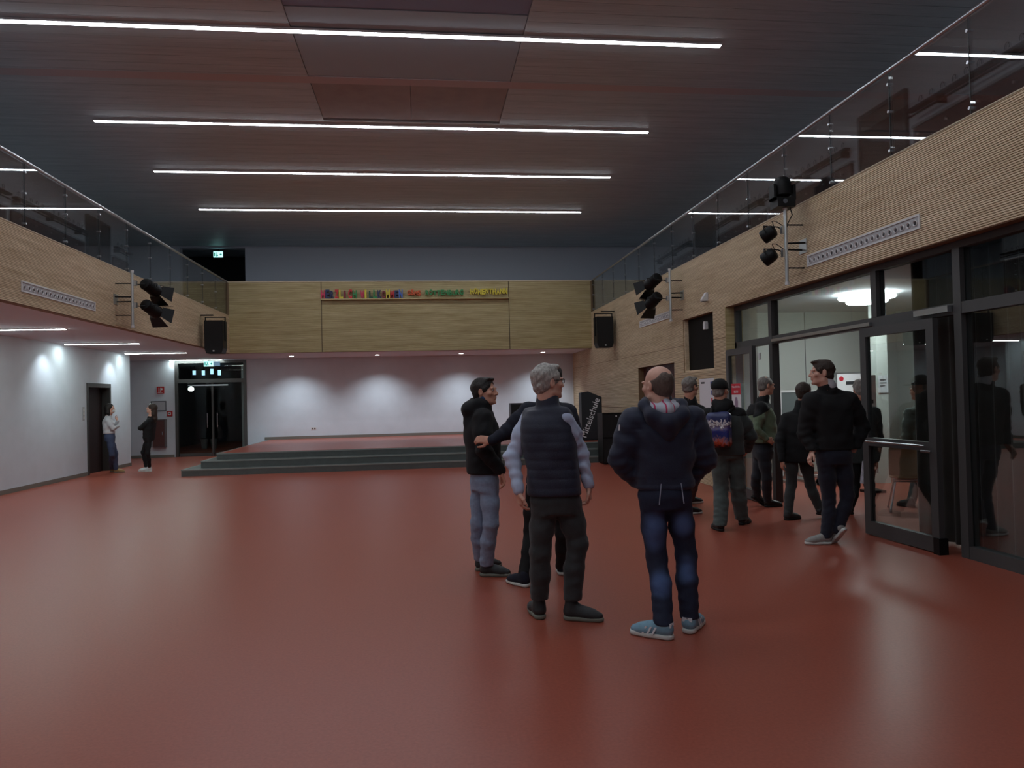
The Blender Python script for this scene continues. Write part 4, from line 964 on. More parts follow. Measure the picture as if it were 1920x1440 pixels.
def person(label, top, hy, hp, bodyY, sh, el, wr, hip, kn, heels, toes, cfg):
    """joints are (pixel x, pixel y, metres beyond the body's depth); heels are floor pixels; L, R order is the person's image left then right"""
    J = lambda q: at(q[0], q[1], bodyY+q[2])
    g = lambda k, d=None: cfg.get(k, d)
    s = g('s', 1.); near = g('near', True); hres = g('hres', .0045 if near else .008); cres = g('cres', .011 if near else .016)
    hl = [gnd(*q[:2]) if len(q) == 2 else at(q[0], q[1], bodyY+q[2])*V3(1, 1, 0) for q in heels]
    base = (hl[0]+hl[1])/2
    t = thing('person', label, 'person', tuple(base), 0); pass
    T = J(top); hs = s*g('hs', 1.08); ax = head_axes(hy, hp, g('tilt', 0)); hc = T-ax[2]*.118*hs
    SH = [J(q) for q in sh]; EL = [J(q) for q in el]; WR = [J(q) for q in wr]; HP = [J(q) for q in hip]; KN = [J(q) for q in kn]
    by = g('by', 0); py = g('py', by)
    sm = (SH[0]+SH[1])/2; pm = (HP[0]+HP[1])/2; nk = sm+V3(0, 0, g('nkup', .045))*s+yawv(by)*.0; nk = nk*.75+.25*V3(hc[0], hc[1], nk[2])
    hw = np.linalg.norm((SH[0]-SH[1])[:2])/2
    hw = max(hw, g('minhw', .165*s))
    # ---- shoes
    AN = []
    for i in range(2):
        o, a = shoe(t, hl[i], toes[i][0], s*g('shoes', 1.), cfg['shoe'], cfg['sole'], toes[i][1] if len(toes[i]) > 1 else 0., stripes=g('stripes'), high=g('high', False), laces=g('laces', cfg['sole']) if near else None); AN.append(a)
    # ---- continuous body
    B = Sdf(); P, M = build_head(B, hc, ax, hs, nk)
    B.loft([(pm[2]-.035*s, pm[0], pm[1], .12*s, .075*s, py), (pm[2]+.05*s, pm[0], pm[1], .145*s, .095*s, py), (pm[2]*.6+sm[2]*.4, pm[0]*.6+sm[0]*.4, pm[1]*.6+sm[1]*.4, .135*s, .095*s, (by+py)/2), (sm[2]-.12*s, sm[0], sm[1], .155*s, .105*s, by), (sm[2]+.01*s, sm[0], sm[1], .12*s, .07*s, by)], .04)
    hands = []
    for i in range(2):
        B.cone(nk-V3(0, 0, .02), SH[i], .05*s, .045*s, .04); B.chain([SH[i], EL[i], WR[i]], [.044*s, .036*s, .025*s], .02)
        hd = g('hand', {}).get(i)
        if hd is not None:
            d = nrm(V3(*hd[0])); hand(B, WR[i]+d*.02, d, V3(*hd[1]), s*.98, hd[2], hd[3]); hands.append(WR[i]+d*.09)
        B.chain([HP[i], KN[i], AN[i]], [.07*s, .045*s, .032*s], .03)
        fy = yawv(toes[i][0]); B.chain([AN[i], AN[i]+fy*.06*s-V3(0, 0, .03*s)], [.03*s, .026*s], .02)
    hr = .15*s; fine = [(hc-hr, hc+hr)]+[(h-.11, h+.11) for h in hands]
    B.mesh('body', cfg.get('skin', SKIN), t, res=.013 if near else .018, fine=fine if near else fine[:1], fres=hres)
    if near: eyes(t, P, ax, hs)
    # ---- hair, brows
    if g('hair'): hair(g('hair'), t, hc, ax, hs, cfg['hairm'], hres*1.15)
    if near and g('hairm'):
        for q in (-1, 1): fix(MB().tube([P(q*.014, .089, .021), P(q*.032, .089, .026), P(q*.05, .075, .020)], .0035*s, 6).build('eyebrow', cfg['hairm'], t), t)
    if g('glasses'): glasses(t, P, ax, hs, BLACKM)
    # ---- trousers
    Q = Sdf(); tw = g('tw', 1.); hem = g('cuff', .065)
    cz = min(HP[0][2], HP[1][2])
    Q.loft([(cz-.06*s, pm[0], pm[1], .150*s*tw, .115*s*tw, py), (cz+.03*s, pm[0], pm[1], .172*s*tw, .13*s*tw, py), (cz+.16*s, pm[0]*.9+sm[0]*.1, pm[1]*.9+sm[1]*.1, .155*s*tw, .115*s*tw, py)], .05)
    lr = g('leg', (.092, .066, .056))
    cr_ = []
    for i in range(2):
        a = AN[i]-V3(0, 0, .03); mid = (HP[i]+KN[i])/2; cal = KN[i]*.62+a*.38
        Q.chain([HP[i]+(pm-HP[i])*.1, mid, KN[i]], [lr[0]*s, (lr[0]*.5+lr[1]*.5+.002)*s, lr[1]*s], .035); Q.chain([KN[i], cal-yawv(toes[i][0])*.012, a], [lr[1]*s, (lr[1]*.45+lr[2]*.6)*s, lr[2]*s], .03)
        q_ = 1 if i else -1
        cr_ += [(KN[i]-V3(0, 0, .03), nrm(nrm(HP[i]-a)+V3(.45*q_, .3, 0))), (a+V3(0, 0, .08), V3(.2*q_, .2, 1)), (a+V3(0, 0, .20), nrm(V3(-.5*q_, .3, 1))), ((HP[i]*.8+KN[i]*.2), nrm(V3(.5*(1 if i else -1), 0, 1)))]
    Q.wave(near_folds(cr_, g('creases', .0042)*.62, 85)); Q.wave(folds(.0022, g('seed', 1)))
    for i in range(2):
        pass
    Q.clip(lambda X, Y, Z: hem-Z+0*X)
    if g('skip_trousers') is None:
        tro = Q.mesh('trousers', cfg['trousers'], t, res=cres)
        if g('pockets'):
            for q in (-1, 1):
                pr = V3(math.cos(R_(py)), math.sin(R_(py)), 0); bk = -yawv(py); c = pm+pr*q*.075*s+bk*.128*s*tw+V3(0, 0, .05)
                o = MB().box(-.003, .003, -.002, .002, -.07, .07, frame(c+pr*q*.0, pr, bk, nrm(V3(0, 0, 1)+pr*-.12*q))).build('pocket_seam', cfg['pockets'], tro); fix(o, t)
    # ---- jacket
    A = Sdf(); hz = at(*g('hem'), bodyY)[2]; jw = g('jw', 1.); jd = g('jd', 1.); belly = g('belly', 0.)
    lerp = lambda k: pm*(1-k)+sm*k
    fb = yawv((by+py)/2)
    rows = []
    H_ = sm[2]-hz
    for k, ww, dd, of in g('rows', ((-.02, .185, .135, 0), (.3, .180, .132, 0), (.62, .198, .138, 0), (.86, None, .125, -.01), (.97, None, .10, -.01), (1.06, .13, .085, 0))):
        z = hz+H_*k; kk = (z-pm[2])/(sm[2]-pm[2]); c = lerp(np.clip(kk, -.3, 1.1)); w_ = (hw+.012*s)*(1 if k < .9 else .93) if ww is None else ww*s*jw
        c = c+fb*(of+belly*math.exp(-((k-.35)/.25)**2)*.5)
        rows.append((z, c[0], c[1], w_, (dd+belly*math.exp(-((k-.35)/.25)**2)*.5)*s*jd, py+(by-py)*np.clip(k, 0, 1)))
    A.loft(rows, .05, 2.6)
    sr = g('sleeve', (.076, .060, .046)); slv = g('sleeves', True)
    for i in range(2):
        A.cone(nk-V3(0, 0, .015), SH[i]-V3(0, 0, .012), .055*s, .062*s, .045)
        if slv:
            e = EL[i]; cuff = WR[i]-nrm(WR[i]-e)*.0
            A.chain([SH[i]-V3(0, 0, .02), (SH[i]+e)/2, e], [sr[0]*s, (sr[0]+sr[1])/2*s, sr[1]*s], .04); A.chain([e, cuff], [sr[1]*s, sr[2]*s], .03)
    if slv:
        A.wave(near_folds([(EL[0], nrm(SH[0]-WR[0])), (EL[1], nrm(SH[1]-WR[1])), ((EL[0]+WR[0])/2, nrm(EL[0]-WR[0])), ((EL[1]+WR[1])/2, nrm(EL[1]-WR[1])), (SH[0]-V3(0, 0, .1), nrm(V3(1, 0, 1))), (SH[1]-V3(0, 0, .1), nrm(V3(-1, 0, 1)))], g('jcreases', .0045), 80))
    A.wave(folds(g('jfold', .0035), g('seed', 1)+7))
    if g('quilt'):
        qp, qa = g('quilt')
        A.wave(lambda X, Y, Z: qa*(1-np.abs(np.sin(Z*math.pi/qp)))**3+0*X)
    A.clip(lambda X, Y, Z: hz-Z+0*X)
    # collar
    ch = g('collar', .05)
    A.chain([nk+V3(0, 0, -.02), nk+V3(0, 0, ch)+(hc-nk)*V3(1, 1, 0)*.35], [.088*s, .080*s], .02)
    neckc = nk+(hc-nk)*V3(1, 1, 0)*.35
    A.cone(nk+V3(0, 0, ch-.02)+(hc-nk)*V3(1, 1, 0)*.35, nk+V3(0, 0, ch+.12)+(hc-nk)*V3(1, 1, 0)*.4, .058*s, .066*s, .008, 's')
    if g('hood'):
        bk = -yawv(by); rr = V3(math.cos(R_(by)), math.sin(R_(by)), 0); hh = g('hood')
        for q in (-1, 1): A.chain([nk+rr*q*.085*s+V3(0, 0, .045), nk+rr*q*.075*s+bk*.06*s+V3(0, 0, .05), nk+bk*.105*s*hh+rr*q*.03*s+V3(0, 0, .0)], [.03*s, .045*s, .05*s*hh], .035)
        A.cone(nk+bk*.085*s*hh+V3(0, 0, .02), nk+bk*.10*s*hh+V3(0, 0, -.09*hh), .05*s*hh, .045*s*hh, .04)
    jk = A.mesh(g('jname', 'jacket'), cfg['jacket'], t, res=cres)
    env = dict(t=t, P=P, ax=ax, hc=hc, SH=SH, EL=EL, WR=WR, HP=HP, KN=KN, AN=AN, nk=nk, sm=sm, pm=pm, A=A, Q=Q, jk=jk, s=s, hz=hz, cres=cres, hl=hl, by=by)
    return env
def denim(name, c, fade, seed=0, pts=()):
    """blue jeans cloth, worn paler around thighs and knees (wear, not light)"""
    m = mat(name, c, .8, var=.10, vscale=40, bump=.4, bscale=400)
    if pts:
        nt = m.node_tree; b = nt.nodes['Principled BSDF']; src = b.inputs['Base Color'].links[0].from_socket
        geo = nt.nodes.new('ShaderNodeNewGeometry'); prev = None
        for p, r in pts:
            v = nt.nodes.new('ShaderNodeVectorMath'); v.operation = 'DISTANCE'; v.inputs[1].default_value = tuple(p); nt.links.new(geo.outputs['Position'], v.inputs[0])
            mr = nt.nodes.new('ShaderNodeMapRange'); mr.interpolation_type = 'SMOOTHSTEP'; mr.inputs[1].default_value = r; mr.inputs[2].default_value = r*.2; mr.inputs[3].default_value = 0; mr.inputs[4].default_value = .8
            nt.links.new(v.outputs['Value'], mr.inputs[0])
            if prev is None: prev = mr.outputs[0]
            else:
                a = nt.nodes.new('ShaderNodeMath'); a.operation = 'MAXIMUM'; nt.links.new(prev, a.inputs[0]); nt.links.new(mr.outputs[0], a.inputs[1]); prev = a.outputs[0]
        mx = nt.nodes.new('ShaderNodeMix'); mx.data_type = 'RGBA'; mx.inputs['B'].default_value = (*lin(fade), 1)
        nt.links.new(prev, mx.inputs['Factor']); nt.links.new(src, mx.inputs['A']); nt.links.new(mx.outputs['Result'], b.inputs['Base Color'])
    return m
def cloth(n, c, **k): return mat(n, c, k.pop('rough', .85), var=k.pop('var', .12), vscale=20, bump=.35, bscale=350, sheen=k.pop('sheen', .15), **k)
NAVY = cloth('dark_navy_cloth', (20, 25, 42), sheen=0.); NAVYP = cloth('navy_padded_nylon', (24, 30, 52), rough=.55); BLK = cloth('black_cloth', (11, 12, 15), sheen=0.); BLK2 = cloth('soft_black_cloth', (13, 14, 19), sheen=0.)
SHIRT = cloth('light_blue_shirt', (186, 198, 224), var=.06); CHAR = cloth('charcoal_trousers', (50, 54, 56)); GREYG = cloth('grey_green_cloth', (74, 84, 82)); DKGREY = cloth('dark_grey_jacket', (52, 60, 60))
GREEN = cloth('olive_green_cloth', (108, 124, 98)); DNAVYT = cloth('dark_navy_trousers', (24, 28, 38)); BOOT = mat('dark_boot', (44, 46, 48), .6, var=.2, vscale=30); BLKSHOE = mat('black_shoe_leather', (20, 20, 22), .45)
SOLEW = mat('white_sole', (214, 220, 216), .6); SOLEG = mat('grey_sole', (120, 122, 112), .7); SOLEB = mat('black_sole', (22, 22, 22), .7)
HDARK = hair_mat('dark_hair', (34, 28, 26)); HGREY = hair_mat('grey_hair', (168, 164, 158)); HGREY2 = hair_mat('mixed_grey_hair', (128, 122, 116)); HBROWN = hair_mat('brown_hair', (56, 44, 36)); HBALD = hair_mat('dark_cropped_hair', (98, 84, 76))
WSHIRT = cloth('white_shirt', (206, 208, 214), var=.05)
# ---- 1 left man in hooded jacket and pale jeans
e = person('dark-haired man in a black hooded jacket and light blue jeans, looking right', (907, 708, 0), -116, 3, 6.72,
    [(900, 778, .17), (905, 780, -.17)], [(893, 835, .2), (906, 842, -.24)], [(925, 875, .16), (938, 882, -.19)],
    [(900, 905, .09), (917, 905, -.09)], [(897, 980, .09), (921, 982, -.09)], [(892, 1071), (899, 1080)], [(-60,), (-104,)],
    dict(by=-78, py=-88, nkup=.06, hem=(910, 887), shoe=BOOT, sole=SOLEG, jacket=BLK2, trousers=denim('pale_blue_denim', (140, 158, 184), 0), hair='short', hairm=HDARK, skin=SKIN,
         hood=1.25, collar=.045, cuff=.095, shoes=1.08, jd=1.18, jw=.98, minhw=.175, seed=3, leg=(.088, .070, .064), hand={1: ((.35, -.1, -1), (-1, 0, 0), .5, 1)}, sleeve=(.084, .068, .052), creases=.005))
bk = Sdf(); n_ = e['nk']; bk.cone(n_+V3(0, 0, .04), n_+V3(0, 0, .078)+(e['hc']-n_)*V3(1, 1, 0)*.35, .083, .076, .01); bk.cone(n_+V3(0, 0, .05), n_+V3(0, 0, .2), .058, .068, .006, 's')
bk.mesh('inner_collar', cloth('blue_lining', (40, 70, 110)), e['t'], res=.008)
# ---- 2 man behind, reaching out to the first
person('man in a dark navy jacket reaching out a hand, mostly hidden behind the vest', (1031, 684, 0), 20, 0, 6.45,
    [(990, 768, -.05), (1066, 770, .12)], [(953, 808, -.04), (1084, 848, .1)], [(923, 826, -.11), (1076, 903, .12)],
    [(1003, 918, 0), (1051, 918, 0)], [(996, 1000, .05), (1056, 1000, .05)], [(992, 1102), (1055, 1080)], [(35,), (-5,)],
    dict(by=8, hem=(1030, 905), shoe=NAVY, sole=SOLEW, jacket=NAVY, trousers=BLK, hair='short', hairm=HDARK, near=True, hres=.007, s=1.04, seed=4,
         hand={0: ((-1, .15, .12), (.2, .6, -.3), .5, 1), 1: ((0, .1, -1), (1, 0, 0), .3, 1)}, leg=(.085, .064, .055)))
# ---- 3 vest man
e = person('grey-haired man with glasses in a navy padded vest over a light blue shirt', (1026, 684, 0), -72, 2, 5.3,
    [(994, 776, .10), (1056, 778, -.06)], [(961, 857, .07), (1088, 848, .0)], [(972, 918, -.04), (1103, 908, -.03)],
    [(1019, 945, 0), (1066, 945, 0)], [(1013, 1035, .02), (1083, 1020, .0)], [(1016, 1163), (1056, 1161)], [(8,), (-112,)],
    dict(by=-16, py=-10, minhw=.183, hem=(1040, 927), shoe=BOOT, sole=SOLEG, high=True, jacket=NAVYP, jname='vest', trousers=CHAR, hair='grey', hairm=HGREY, glasses=True, skin=SKIN2, seed=6, cuff=.145, shoes=1.1,
         quilt=(.065, .0045), jcreases=0, sleeves=False, collar=.075, jw=1.06, jd=1.12, belly=.03, tw=1.05, leg=(.096, .075, .066),
         hand={0: ((.12, .05, -1), (1, .2, 0), .45, 1), 1: ((.12, .1, -1), (-1, .2, 0), .55, -1)}))
C_ = Sdf()
for i in range(2):
    C_.cone(e['nk']-V3(0, 0, .03), e['SH'][i]-V3(0, 0, .025), .045, .054, .04); C_.chain([e['SH'][i]-V3(0, 0, .035), (e['SH'][i]+e['EL'][i])/2, e['EL'][i], e['WR'][i]], [.064 if i == 0 else .070, .066, .056, .042], .035)
C_.wave(near_folds([(e['EL'][0], nrm(e['SH'][0]-e['WR'][0])), (e['EL'][1], nrm(e['SH'][1]-e['WR'][1])), ((e['EL'][1]+e['WR'][1])/2, V3(.2, .2, 1)), ((e['EL'][0]+e['WR'][0])/2, V3(-.2, .2, 1)), ((e['EL'][1]+e['SH'][1])/2, nrm(V3(.7, .2, 1)))], .007, 75)); C_.wave(folds(.003, 12))
C_.mesh('shirt', SHIRT, e['t'], res=.010)
# ---- 4 navy hooded jacket, balding
PT4 = [(1232, 985, -.1), (1283, 985, -.1), (1228, 1010, -.1), (1290, 1070, -.1), (1240, 1095, -.1)]
pts4 = [(at(a, b, 4.92+c), r) for (a, b, c), r in zip(PT4, (.13, .12, .15, .13, .12))]
e = person('balding man seen from behind in a navy hooded jacket, blue jeans and striped sneakers', (1232, 687, 0), 26, 0, 4.92,
    [(1186, 782, 0), (1299, 780, 0)], [(1163, 862, .03), (1322, 862, .03)], [(1197, 903, .1), (1294, 898, .1)],
    [(1222, 935, 0), (1272, 935, 0)], [(1231, 1045, .03), (1286, 1040, .03)], [(1264, 1200), (1288, 1190)], [(52,), (-38,)],
    dict(by=0, py=0, hem=(1244, 916), shoe=mat('teal_sneaker', (124, 164, 184), .6, var=.1, vscale=30), sole=SOLEW, stripes=mat('sneaker_stripe', (232, 236, 240), .5), jacket=cloth('navy_jacket_cloth', (23, 31, 56), rough=.7), trousers=denim('dark_blue_denim', (29, 38, 62), (84, 110, 160), pts=pts4),
         hair='bald', hairm=HBALD, skin=SKIN2, collar=.05, jw=1.05, sleeve=(.090, .078, .056), quilt=(.034, .0028), jfold=.005, jcreases=.006, pockets=mat('pale_seam', (150, 158, 178), .7), seed=9, s=1.03, leg=(.088, .068, .062), cuff=.09, shoes=1.1, creases=.004, tw=1.02))
n_ = e['nk']; bkv = -yawv(0); hd = Sdf()       # hood lying open on the back, lined with a striped cloth
for q in (-1, 1): hd.chain([n_+V3(q*.105, .03, .065), n_+V3(q*.135, -.04, .035), n_+V3(q*.11, -.13, -.03), n_+V3(q*.0, -.165, -.075)], [.022, .03, .034, .036], .04)
hd.chain([n_+V3(-.09, -.10, -.06), n_+V3(0, -.13, -.10), n_+V3(.09, -.10, -.06)], [.045, .055, .045], .05)
hd.chain([n_+V3(-.07, -.10, -.10), n_+V3(0, -.11, -.16), n_+V3(.07, -.10, -.10)], [.035, .04, .035], .05); hd.wave(folds(.004, 5))
hd.mesh('hood', MATS['navy_jacket_cloth'], e['t'], res=.010)
m = mat('striped_lining', (190, 192, 204), .8); nt = m.node_tree; tc = nt.nodes.new('ShaderNodeTexCoord'); wv = nt.nodes.new('ShaderNodeTexWave'); wv.inputs['Scale'].default_value = 5.2; wv.wave_type = 'BANDS'; wv.bands_direction = 'X'
cr = nt.nodes.new('ShaderNodeValToRGB'); cr.color_ramp.interpolation = 'CONSTANT'; cr.color_ramp.elements[0].color = (*lin((190, 192, 204)), 1); cr.color_ramp.elements[1].position = .93; cr.color_ramp.elements[1].color = (*lin((190, 60, 100)), 1)
nt.links.new(tc.outputs['Object'], wv.inputs['Vector']); nt.links.new(wv.outputs['Fac'], cr.inputs[0]); nt.links.new(cr.outputs[0], nt.nodes['Principled BSDF'].inputs['Base Color'])
ln = Sdf(); ln.chain([n_+V3(-.115, -.045, .02), n_+V3(0, -.125, .0), n_+V3(.115, -.045, .02)], [.03, .04, .03], .04); ln.chain([n_+V3(-.09, .0, .045), n_+V3(0, -.06, .05), n_+V3(.09, .0, .045)], [.025, .03, .025], .03)
ln.mesh('hood_lining', m, e['t'], res=.009)
ar = e['SH'][0]+V3(-.085, -.02, -.04); fix(MB().box(-.004, .004, -.004, .004, -.02, .02, frame(at(1161, 802, 4.84), (1, 0, 0), (0, 1, 0), (.1, 0, 1))).build('sleeve_logo', PAPER, e['jk']), e['t'])
# ---- 5 grey-haired man behind
person('grey-haired man with glasses in a black jacket, partly hidden behind the navy jacket', (1294, 707, 0), -62, 0, 9.45,
    [(1272, 766, .05), (1316, 770, -.05)], [(1262, 815, .1), (1318, 822, -.1)], [(1278, 850, -.1), (1324, 860, -.1)],
    [(1284, 855, 0), (1305, 855, 0)], [(1287, 905, 0), (1303, 900, .1)], [(1283, 965), (1289, 945)], [(-80,), (-75,)],
    dict(by=-35, hem=(1295, 858), shoe=BLKSHOE, sole=SOLEW, jacket=BLK, trousers=DNAVYT, hair='grey', hairm=HGREY2, glasses=True, nkup=.08, collar=.07, near=False, hres=.006, seed=11,
         hand={1: ((.1, 0, -1), (-1, 0, 0), .4, 1)}))
# ---- 6 cap and backpack
e = person('man in a black cap and dark grey jacket with loose grey trousers', (1350, 712, 0), -52, 0, 8.55,
    [(1326, 775, .02), (1385, 775, -.02)], [(1318, 822, 0), (1408, 818, 0)], [(1332, 850, .15), (1398, 848, .22)],
    [(1350, 850, 0), (1378, 850, 0)], [(1352, 915, .03), (1384, 912, .03)], [(1355, 997), (1388, 985)], [(4,), (-48,)],
    dict(by=-22, py=-15, hem=(1360, 853), shoe=BLKSHOE, sole=SOLEB, jacket=DKGREY, trousers=GREYG, near=False, hres=.006, cres=.013, hood=1.1, nkup=.07, seed=13, jw=1.12, jd=1.15, leg=(.108, .088, .080), tw=1.08, collar=.06, sleeve=(.088, .074, .055), creases=.008, s=.99, hair='buzz', hairm=HGREY2,
         hand={0: ((.2, .6, -.6), (1, 0, 0), .5, 1), 1: ((-.2, .8, -.4), (-1, 0, 0), .5, -1)}))
cp = Sdf(); P = e['P']; r_, f_, u_ = e['ax']; Mh = np.array([r_, f_, u_])
cp.ell(P(0, -.016, .044), (.099, .116, .096), Mh, .01); cp.clip(lambda X, Y, Z: -((X-P(0, 0, .012)[0])*u_[0]+(Y-P(0, 0, .012)[1])*u_[1]+(Z-P(0, 0, .012)[2])*u_[2])+0*X)
co_ = cp.mesh('cap', BLK, e['t'], res=.008)
pk = Sdf(); pk.cone(P(0, .06, .022), P(0, .125, .012), .076, .06, .02, flat=(u_, .14)); q = pk.mesh('peak', BLK, co_, res=.007)
yk = e['A'].mesh('yoke', BLK, e['t'], res=.015, iso=.004, clip=lambda X, Y, Z: (e['sm'][2]-.035-Z)+0*X)
fb_ = yawv(e['by']); rb_ = np.cross(fb_, V3(0, 0, 1)); pc = e['sm']-fb_*.235+rb_*(-.05)+V3(0, 0, -.19)
bp = thing('backpack', 'small backpack with a blue and orange galaxy print on the back of the capped man', 'backpack', tuple(pc)); pass
gm = bpy.data.materials.new('galaxy_print'); gm.use_nodes = True; nt = gm.node_tree; b = nt.nodes['Principled BSDF']; b.inputs['Roughness'].default_value = .35
tc = nt.nodes.new('ShaderNodeTexCoord'); sx = nt.nodes.new('ShaderNodeSeparateXYZ'); nz = nt.nodes.new('ShaderNodeTexNoise'); nz.inputs['Scale'].default_value = 7; nz.inputs['Detail'].default_value = 8; nz.inputs['Distortion'].default_value = 1.5
nt.links.new(tc.outputs['Generated'], sx.inputs[0]); nt.links.new(tc.outputs['Generated'], nz.inputs['Vector'])
ad = nt.nodes.new('ShaderNodeMath'); ad.operation = 'MULTIPLY_ADD'; ad.inputs[1].default_value = .55; nt.links.new(nz.outputs['Fac'], ad.inputs[0]); nt.links.new(sx.outputs['Z'], ad.inputs[2])
cr = nt.nodes.new('ShaderNodeValToRGB'); el_ = cr.color_ramp.elements
for p_, c_ in ((.30, (40, 20, 24)), (.42, (190, 70, 36)), (.52, (150, 110, 120)), (.60, (40, 50, 110)), (.75, (28, 36, 120)), (.88, (90, 60, 80)), (1., (30, 36, 80))):
    q = el_.new(p_); q.color = (*lin(c_), 1)
el_.remove(el_[0]); el_[len(el_)-1].color = (*lin((50, 58, 104)), 1); nt.links.new(ad.outputs[0], cr.inputs[0]); nt.links.new(cr.outputs[0], b.inputs['Base Color'])
K = Sdf(); Mb = np.array([rb_, fb_, V3(0, 0, 1)]); K.box(pc, (.145, .085, .215), Mb, .07, .02); K.box(pc-fb_*.07-V3(0, 0, .08), (.115, .04, .11), Mb, .035, .02); K.wave(folds(.004, 3)); K.mesh('pack_body', gm, bp, res=.011)
for q in (-1, 1):
    o = MB().tube([pc+fb_*.06+rb_*q*.09+V3(0, 0, .19), e['sm']+rb_*q*.12+V3(0, 0, .085)-fb_*.05, e['sm']+rb_*q*.13+fb_*.11-V3(0, 0, .02), e['sm']+rb_*q*.14+fb_*.13-V3(0, 0, .25)], .02, 8).build('strap', BLK, bp, smooth=True); fix(o, bp)
# ---- 7 green jacket
e = person('grey-haired man with glasses in an olive jacket with black shoulders, walking right to the door', (1437, 706, 0), -88, -4, 9.85,
    [(1424, 762, .17), (1428, 762, -.17)], [(1440, 800, .2), (1418, 806, -.22)], [(1450, 812, .1), (1436, 822, -.24)],
    [(1428, 850, .08), (1432, 850, -.08)], [(1418, 895, .08), (1438, 897, -.08)], [(1403, 940, .18), (1433, 951)], [(-85, 35), (-88,)],
    dict(by=-75, py=-85, hem=(1430, 830), shoe=BLKSHOE, sole=SOLEB, jacket=GREEN, trousers=DNAVYT, near=False, hres=.0065, hair='buzz', hairm=HGREY2, glasses=True, seed=15, jd=1.2, belly=.04, collar=.06, jfold=.005,
         hand={1: ((.8, 0, -.5), (0, 1, 0), .5, 1)}))
e['A'].mesh('yoke', BLK, e['t'], res=.013, iso=.004, clip=lambda X, Y, Z: (e['sm'][2]-.06-Z)+(X-e['sm'][0])*.45)
# ---- 8 dark coat
person('dark-haired person in a black coat walking into the foyer beside the tall man', (1507, 718, 0), -55, 0, 9.0,
    [(1475, 782, .05), (1522, 782, -.05)], [(1462, 826, 0), (1530, 830, -.1)], [(1466, 862, -.1), (1536, 850, -.1)],
    [(1483, 850, 0), (1508, 850, 0)], [(1484, 908, 0), (1519, 908, 0)], [(1471, 976), (1531, 972)], [(-72,), (-72, 12)],
    dict(by=-30, hem=(1490, 866), shoe=BOOT, sole=SOLEB, jacket=BLK, trousers=cloth('dark_grey_trousers', (46, 48, 48)), near=False, hres=.007, hair='thick', hairm=HBROWN, nkup=.09, collar=.085, seed=17, s=.97, jw=1.12, jd=1.15,
         hand={0: ((0, 0, -1), (1, 0, 0), .4, 1)}))
# ---- 9 tall man in black
e = person('tall man in a black jacket with white collar and grey sneakers, looking left', (1540, 675, 0), 74, 0, 7.35,
    [(1521, 748, 0), (1592, 746, 0)], [(1509, 812, .05), (1617, 800, .05)], [(1524, 845, -.04), (1601, 845, .0)],
    [(1547, 858, 0), (1580, 858, 0)], [(1554, 935, .05), (1589, 928, .0)], [(1560, 1020), (1600, 1005, -.15)], [(82,), (22, 48)],
    dict(by=2, py=0, hem=(1560, 843), shoe=mat('grey_sneaker', (150, 150, 146), .6, var=.12, vscale=40), sole=SOLEW, jacket=BLK, trousers=cloth('blue_black_jeans', (20, 26, 44)), hair='short', hairm=HBROWN, skin=SKIN2, near=True, hres=.0055, cres=.012, seed=19, s=1.04, jw=1.08, sleeve=(.088, .074, .055), collar=.012, nkup=.10,
         hand={0: ((-.5, -.2, -.8), (1, 0, 0), .5, 1)}))
wc = Sdf(); n_ = e['nk']; wc.cone(n_+V3(0, 0, .03), n_+V3(0, 0, .082)+(e['hc']-n_)*V3(1, 1, 0)*.35, .084, .076, .01); wc.cone(n_+V3(0, 0, .03), n_+V3(0, 0, .2), .054, .062, .006, 's'); wc.mesh('shirt_collar', WSHIRT, e['t'], res=.007)
# ---- 10 grey-haired person behind the door frame
person('grey-haired person in dark clothes standing behind the open door leaf', (1612, 712, 0), -20, 0, 9.2,
    [(1588, 772, 0), (1640, 772, 0)], [(1582, 825, 0), (1648, 825, 0)], [(1590, 862, -.05), (1642, 862, -.1)],
    [(1602, 855, 0), (1628, 855, 0)], [(1602, 910, .02), (1630, 908, .0)], [(1600, 965), (1634, 962)], [(20,), (-30,)],
    dict(by=-10, hem=(1612, 868), shoe=BLKSHOE, sole=SOLEB, jacket=DKGREY, trousers=BLK, near=False, hres=.008, hair='grey', hairm=HGREY, nkup=.08, collar=.06, seed=21, s=.98,
         hand={1: ((0, 0, -1), (-1, 0, 0), .5, 1)}))
pb = thing('paper_bag', 'pale printed bag held low behind the door frame', 'bag', tuple(at(1622, 880, 9.0))); 
MB().prism([(-.06, -.18), (.09, -.2), (.05, .1), (.01, .12), (-.02, .1)], -.03, .03).build('bag_body', mat('pale_bag', (190, 192, 204), .6, var=.2, vscale=30), pb)
MB().tube([(-.015, 0, .1), (0, 0, .17), (.03, 0, .1)], .005).build('handle', PAPER, pb)
# ---- 13 visitor in the foyer
person('visitor in a pale grey quilted jacket seen through the door glass', (1722, 716, 0), 30, 0, 9.7,
    [(1705, 772, 0), (1755, 772, 0)], [(1699, 818, 0), (1760, 818, 0)], [(1704, 855, -.05), (1755, 855, -.1)],
    [(1717, 850, 0), (1741, 850, 0)], [(1717, 900, .02), (1741, 900, .0)], [(1716, 952), (1741, 952)], [(20,), (-30,)],
    dict(by=0, hem=(1730, 855), nkup=.07, shoe=BLKSHOE, sole=SOLEB, jacket=cloth('pale_grey_green_nylon', (120, 134, 126)), quilt=(.05, .006), trousers=BLK, near=False, hres=.009, hair='thick', hairm=HDARK, seed=23, s=1.))
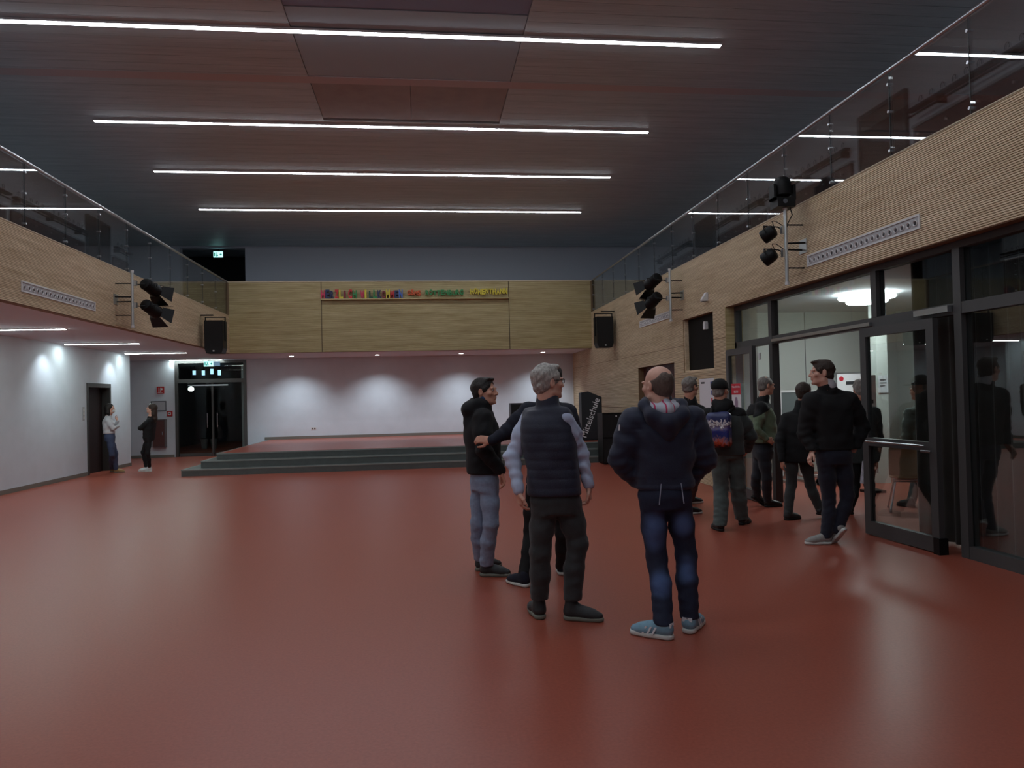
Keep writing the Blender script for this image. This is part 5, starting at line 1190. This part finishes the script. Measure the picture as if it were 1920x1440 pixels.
# ---- 11 woman in white top
e = person('masked woman in a white top and blue jeans leaning beside the dark door', (206, 757, 0), -88, 0, 19.0,
    [(203, 786, .13), (202, 786, -.13)], [(216, 801, .16), (212, 803, -.16)], [(221, 789, .02), (222, 799, .05)],
    [(206, 822, .08), (206, 822, -.08)], [(216, 850, .08), (210, 852, -.08)], [(213, 883, .15), (206, 885)], [(-78,), (-92,)],
    dict(by=-80, hem=(206, 813), shoe=mat('tan_shoe', (160, 130, 84), .6), sole=SOLEG, jacket=WSHIRT, jname='top', trousers=denim('mid_blue_denim', (66, 78, 108), 0), near=False, hres=.009, cres=.016, hair='bob', hairm=HDARK, skin=SKIN2, s=.93, seed=25, jw=.95, sleeve=(.066, .052, .040), collar=.01, nkup=.065, minhw=.15,
         hand={0: ((-.4, -.2, .8), (1, 0, 0), .5, 1)}))
mk = Sdf(); P = e['P']; mk.ell(P(0, .078, -.055), (.05, .045, .045), np.array(e['ax']), .01); mk.mesh('face_mask', mat('white_mask', (214, 220, 218), .7), e['t'], res=.009)
# ---- 12 woman in black
e = person('woman in black with long hair and white shoes, arms crossed', (286, 757, 0), 92, 12, 19.05,
    [(282, 788, .13), (282, 788, -.13)], [(265, 801, .16), (263, 803, -.16)], [(274, 806, -.1), (276, 802, .1)],
    [(279, 822, .08), (279, 822, -.08)], [(268, 848, .1), (277, 850, -.08)], [(279, 880, .2), (285, 884)], [(90,), (84,)],
    dict(by=85, hem=(279, 822), shoe=mat('white_shoe', (212, 218, 218), .6), sole=SOLEW, jacket=BLK, jname='top', trousers=BLK2, near=False, hres=.009, cres=.016, hair='long', hairm=HBROWN, skin=SKIN2, s=.93, seed=27, jw=.95, sleeve=(.066, .052, .042), collar=.01, nkup=.065, leg=(.078, .054, .042), cuff=.1, minhw=.15,
         hand={1: ((.6, .3, .2), (0, 0, -1), .4, 1)}))
P = e['P']; fix(MB().tube([P(-.07, .03, .09), P(0, .055, .115), P(.07, .03, .09)], .008).build('sunglasses', mat('shiny_lens', (160, 164, 170), .15, .8), e['t']), e['t'])
